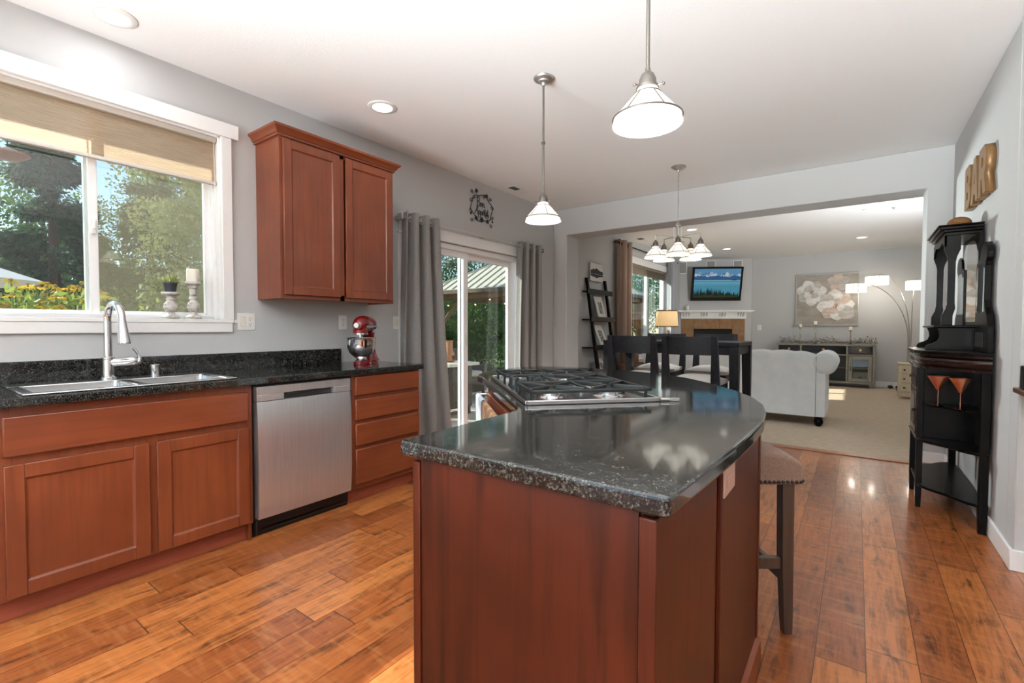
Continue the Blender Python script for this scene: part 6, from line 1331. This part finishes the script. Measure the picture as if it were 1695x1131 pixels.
# ---- yellow flowers under the sink window
def daisies(label, x, y, ns, spread, z0, z1, leaves):
    t = thing('black_eyed_susan', label, 'flowering plant', (x, y, -.12)); bs = BM(); PV, PF, cen = [], [], BM()
    for i in range(ns):
        a = random.uniform(0, 2 * PI); r = spread * math.sqrt(random.random()); tx, ty, tz = x + r * math.cos(a), y + r * 1.25 * math.sin(a), random.uniform(z0, z1)
        tube(bs, [(x + .3 * (tx - x), y + .3 * (ty - y), -.1), (x + .75 * (tx - x), y + .75 * (ty - y), tz * .55), (tx, ty, tz)], .005, 5)
        if i % 5 == 4: ball(cen, (tx, ty, tz + .008), .016, n=8, m=6); continue
        ball(cen, (tx, ty, tz + .008), .013, (1, 1, .8), 8, 6); tl_ = np.array([random.uniform(-.5, .5) + .3, random.uniform(-.5, .5), 1.]); tl_ /= np.linalg.norm(tl_); u_ = np.cross(tl_, [0, 1, .2]); u_ /= np.linalg.norm(u_); w_ = np.cross(tl_, u_)
        for k in range(10):
            b = k * 2 * PI / 10; d = u_ * math.cos(b) + w_ * math.sin(b); s_ = np.cross(d, tl_) * .010; c_ = np.array([tx, ty, tz]); j = len(PV); PV += [c_ + d * .008, c_ + d * .032 + s_, c_ + d * .055 - tl_ * .012, c_ + d * .032 - s_]; PF.append([j, j + 1, j + 2, j + 3])
    obj('stems', bs, mat('flower_stem', (92, 120, 50), .7), t); rawmesh('petals', PV, PF, leaf_mat('petal_yellow', (255, 206, 30), (255, 214, 50)), t); obj('flower_centres', cen, mat('flower_centre', (176, 146, 40), .8), t)
    P = np.stack([rng.normal(x, spread * .5, leaves), rng.normal(y, spread * .62, leaves), rng.uniform(.1, z1 - .10, leaves)], 1); leaf_mesh('leaves', P, rng.normal(size=(leaves, 3)) + [0, 0, .5], .062, .2, leaf_mat('flower_leaf', (112, 146, 58), (170, 190, 88)), t)
daisies('bushy yellow flowering plant outside the left half of the sink window', -4.62, .66, 110, .38, 1.10, 1.52, 5000)
daisies('smaller yellow flowering plant at the left edge of the sink window', -4.75, .22, 60, .30, 1.02, 1.42, 3000)
daisies('yellow flowers just reaching into the right half of the sink window', -4.45, 1.22, 9, .12, 1.12, 1.27, 160)
# ---- umbrella, hanging copper dish
um = thing('patio_umbrella', 'white patio umbrella at the left edge of the sink window', 'umbrella', (-6.6, -.25, -.12))
bm = BM(); ap = bm.verts.new((-6.6, -.25, 2.12)); rg = [bm.verts.new((-6.6 + 1.35 * math.cos(t), -.25 + 1.35 * math.sin(t), 1.60)) for t in [2 * PI * i / 8 + PI / 8 for i in range(8)]]
for i in range(8): bm.faces.new((ap, rg[i], rg[(i + 1) % 8]))
obj('canopy', bm, cloth_mat('umbrella_white', (238, 238, 236), .3), um, smooth=False, solid=.006)
bm = BM(); cyl(bm, (-6.6, -.25, -.12), (-6.6, -.25, 2.16), .02, n=10); lathe(bm, [(.25, -.118), (.25, -.06), (.03, -.05)], (-6.6, -.25, 0), 20); obj('pole', bm, M_nickel, um)
hd = thing('hanging_feeder', 'shallow copper dish feeder hanging outside at the top left of the sink window', 'bird feeder', (-3.95, .505, 2.69))
bm = BM(); lathe(bm, [(.0001, 2.150), (.05, 2.152), (.092, 2.180), (.094, 2.186), (.088, 2.190), (.045, 2.205), (.012, 2.220), (.0001, 2.225)], (-3.95, .505, 0), 28, cap=False); obj('dish', bm, mat('copper_aged', (134, 76, 48), .45, .6), hd)
bm = BM(); cyl(bm, (-3.95, .505, 2.22), (-3.95, .505, 2.775), .004, n=8); obj('hanger', bm, M_wi, hd)
# ---- gazebo
gz = thing('gazebo', 'timber patio gazebo with a cream standing seam metal roof', 'gazebo', (-6.5, 10.2, -.12))
GX0, GX1, GY0, GY1, EZ = -8.4, -4.6, 7.9, 12.6, 1.97; M_tim = wood('gazebo_timber', (158, 122, 84), (120, 88, 58), (142, 108, 72), 'z', .6, coat=0); M_timh = wood('gazebo_timber_h', (158, 122, 84), (120, 88, 58), (142, 108, 72), 'y', .6, coat=0)
for x in (GX0 + .25, GX1 - .15):
    for y in (GY0 + .25, GY1 - .25):
        obj('post', boxes((x - .075, x + .075, y - .075, y + .075, -.12, EZ)), M_tim, gz, bev=.006)
        for dx, dy in ((1 if x < -6 else -1, 0), (0, 1 if y < 10 else -1)):
            bm = BM(); a = Vector((x + dx * .06, y + dy * .06, EZ - .80)); b = Vector((x + dx * .72, y + dy * .72, EZ - .10)); cyl(bm, a, b, .06, n=4); obj('brace', bm, M_tim, gz, smooth=False)
for x in (GX0 + .25, GX1 - .15): obj('beam', boxes((x - .06, x + .06, GY0 + .05, GY1 - .05, EZ - .12, EZ + .06)), M_timh, gz, bev=.006)
for y in (GY0 + .25, GY1 - .25): obj('beam', boxes((GX0 + .05, GX1 - .02, y - .06, y + .06, EZ - .12, EZ + .06)), M_tim, gz, bev=.006)
xc = (GX0 + GX1) / 2; ryA, ryB, rz_ = GY0 + 1.9, GY1 - 1.9, 3.12
C0 = [(GX0, GY0), (GX1, GY0), (GX1, GY1), (GX0, GY1)]
bm = BM(); e = [bm.verts.new((x, y, EZ + .06)) for x, y in C0]; r0, r1 = bm.verts.new((xc, ryA, rz_)), bm.verts.new((xc, ryB, rz_))
bm.faces.new((e[0], e[1], r0)); bm.faces.new((e[1], e[2], r1, r0)); bm.faces.new((e[2], e[3], r1)); bm.faces.new((e[3], e[0], r0, r1))
M_roof = mat('metal_roof_cream', (206, 198, 174), .45, .15)
obj('roof', bm, M_roof, gz, smooth=False, solid=.03)
bm = BM()
def on_roof_front(x):  # seam on the near slope, from the eave up to the hip
    k = min((x - GX0) / (xc - GX0), (GX1 - x) / (GX1 - xc)); return Vector((x, GY0, EZ + .08)), Vector((x, GY0 + (ryA - GY0) * k, EZ + .08 + (rz_ - EZ - .06) * k))
for i in range(1, 16):
    x = GX0 + (GX1 - GX0) * i / 16; a, b = on_roof_front(x); b.y = a.y + (b.y - a.y) * 1.0; cyl(bm, a, b, .022, n=5)
for i in range(1, 20):
    y = GY0 + (GY1 - GY0) * i / 20; k = min(1, (y - GY0) / (ryA - GY0), (GY1 - y) / (GY1 - ryB))
    for sx_, X0 in ((1, GX1), (-1, GX0)): cyl(bm, (X0, y, EZ + .08), (X0 + (xc - X0) * k, y, EZ + .08 + (rz_ - EZ - .06) * k), .022, n=5)
for a, b in ((C0[0], ryA), (C0[1], ryA), (C0[2], ryB), (C0[3], ryB)): cyl(bm, (a[0], a[1], EZ + .07), (xc, b, rz_ + .02), .035, n=6)
obj('roof_seams', bm, M_roof, gz, smooth=False)
obj('fascia', boxes((GX0, GX1, GY0 - .02, GY0, EZ - .02, EZ + .06), (GX1, GX1 + .02, GY0, GY1, EZ - .02, EZ + .06), (GX0 - .02, GX0, GY0, GY1, EZ - .02, EZ + .06), (GX0, GX1, GY1, GY1 + .02, EZ - .02, EZ + .06)), mat('fascia_brown', (96, 78, 60), .6), gz, smooth=False)
sl = thing('string_lights', 'string of small warm bulbs hanging under the gazebo eave', 'string lights', (-6.5, 8.0, EZ - .1))
bm = BM(); tube(bm, [(GX0 + .3 + (3.3) * t, GY0 + .12, EZ - .14 - .10 * abs(math.sin(4 * PI * t))) for t in np.linspace(0, 1, 41)], .006, 5); obj('wire', bm, M_wi, sl)
bm = BM()
for t in np.linspace(0, 1, 9): ball(bm, (GX0 + .3 + 3.3 * t, GY0 + .12, EZ - .18 - .10 * abs(math.sin(4 * PI * t))), .020, n=8, m=6)
obj('bulbs', bm, mat('string_bulb', (255, 226, 170), .3, emit=(255, 210, 140), estr=.8), sl)
# ---- wicker table with chiminea, wicker chair
wkm = mat('wicker', (96, 84, 70), .7, bump=(90, .8), noise=((60, 52, 42), (50, 50, 90), .4, .6))
wk = thing('wicker_table', 'wicker bar cabinet table with a pale stone top on the patio', 'outdoor table', (-4.95, 5.15, -.12))
obj('body', boxes((-5.22, -4.70, 4.90, 5.42, .0, .62)), wkm, wk, bev=.01)
for x in (-5.18, -4.74):
    for y in (4.94, 5.38): obj('leg', boxes((x - .02, x + .02, y - .02, y + .02, -.12, .02)), M_wi, wk)
obj('stone_top', boxes((-5.28, -4.62, 4.84, 5.50, .62, .665)), mat('stone_top', (198, 190, 176), .5), wk, bev=.006)
chm = thing('terracotta_chiminea', 'small terracotta chiminea pot on the wicker table', 'pot', (-4.95, 5.18, .6655))
bm = BM(); lathe(bm, [(.07, 0), (.095, .02), (.10, .06), (.08, .13), (.055, .18), (.052, .30), (.062, .31), (.062, .325), (.045, .325), (.045, .2), (.0001, .19)], (0, 0, 0), 28); obj('pot', bm, mat('terracotta', (178, 122, 84), .7), chm, local=True)
bm = BM(); cyl(bm, (.085, 0, .07), (.104, 0, .072), .035, n=16); obj('mouth', bm, M_black, chm, local=True)
wc = thing('wicker_chair', 'wicker patio chair beyond the wicker table', 'outdoor chair', (-5.9, 6.5, -.12))
obj('seat', boxes((-6.2, -5.6, 6.2, 6.8, .0, .28)), wkm, wc, bev=.02); obj('backrest', boxes((-6.3, -6.18, 6.2, 6.8, .0, .78)), wkm, wc, bev=.03)
for y0 in (6.12, 6.80): obj('arm', boxes((-6.25, -5.6, y0, y0 + .08, .0, .50)), wkm, wc, bev=.02)
for x in (-6.22, -5.64):
    for y in (6.18, 6.82): obj('foot', boxes((x - .02, x + .02, y - .02, y + .02, -.12, .02)), M_wi, wc)
obj('cushion', boxes((-6.16, -5.62, 6.22, 6.78, .28, .38)), cloth_mat('outdoor_cushion', (196, 188, 172), 0), wc, bev=.03)
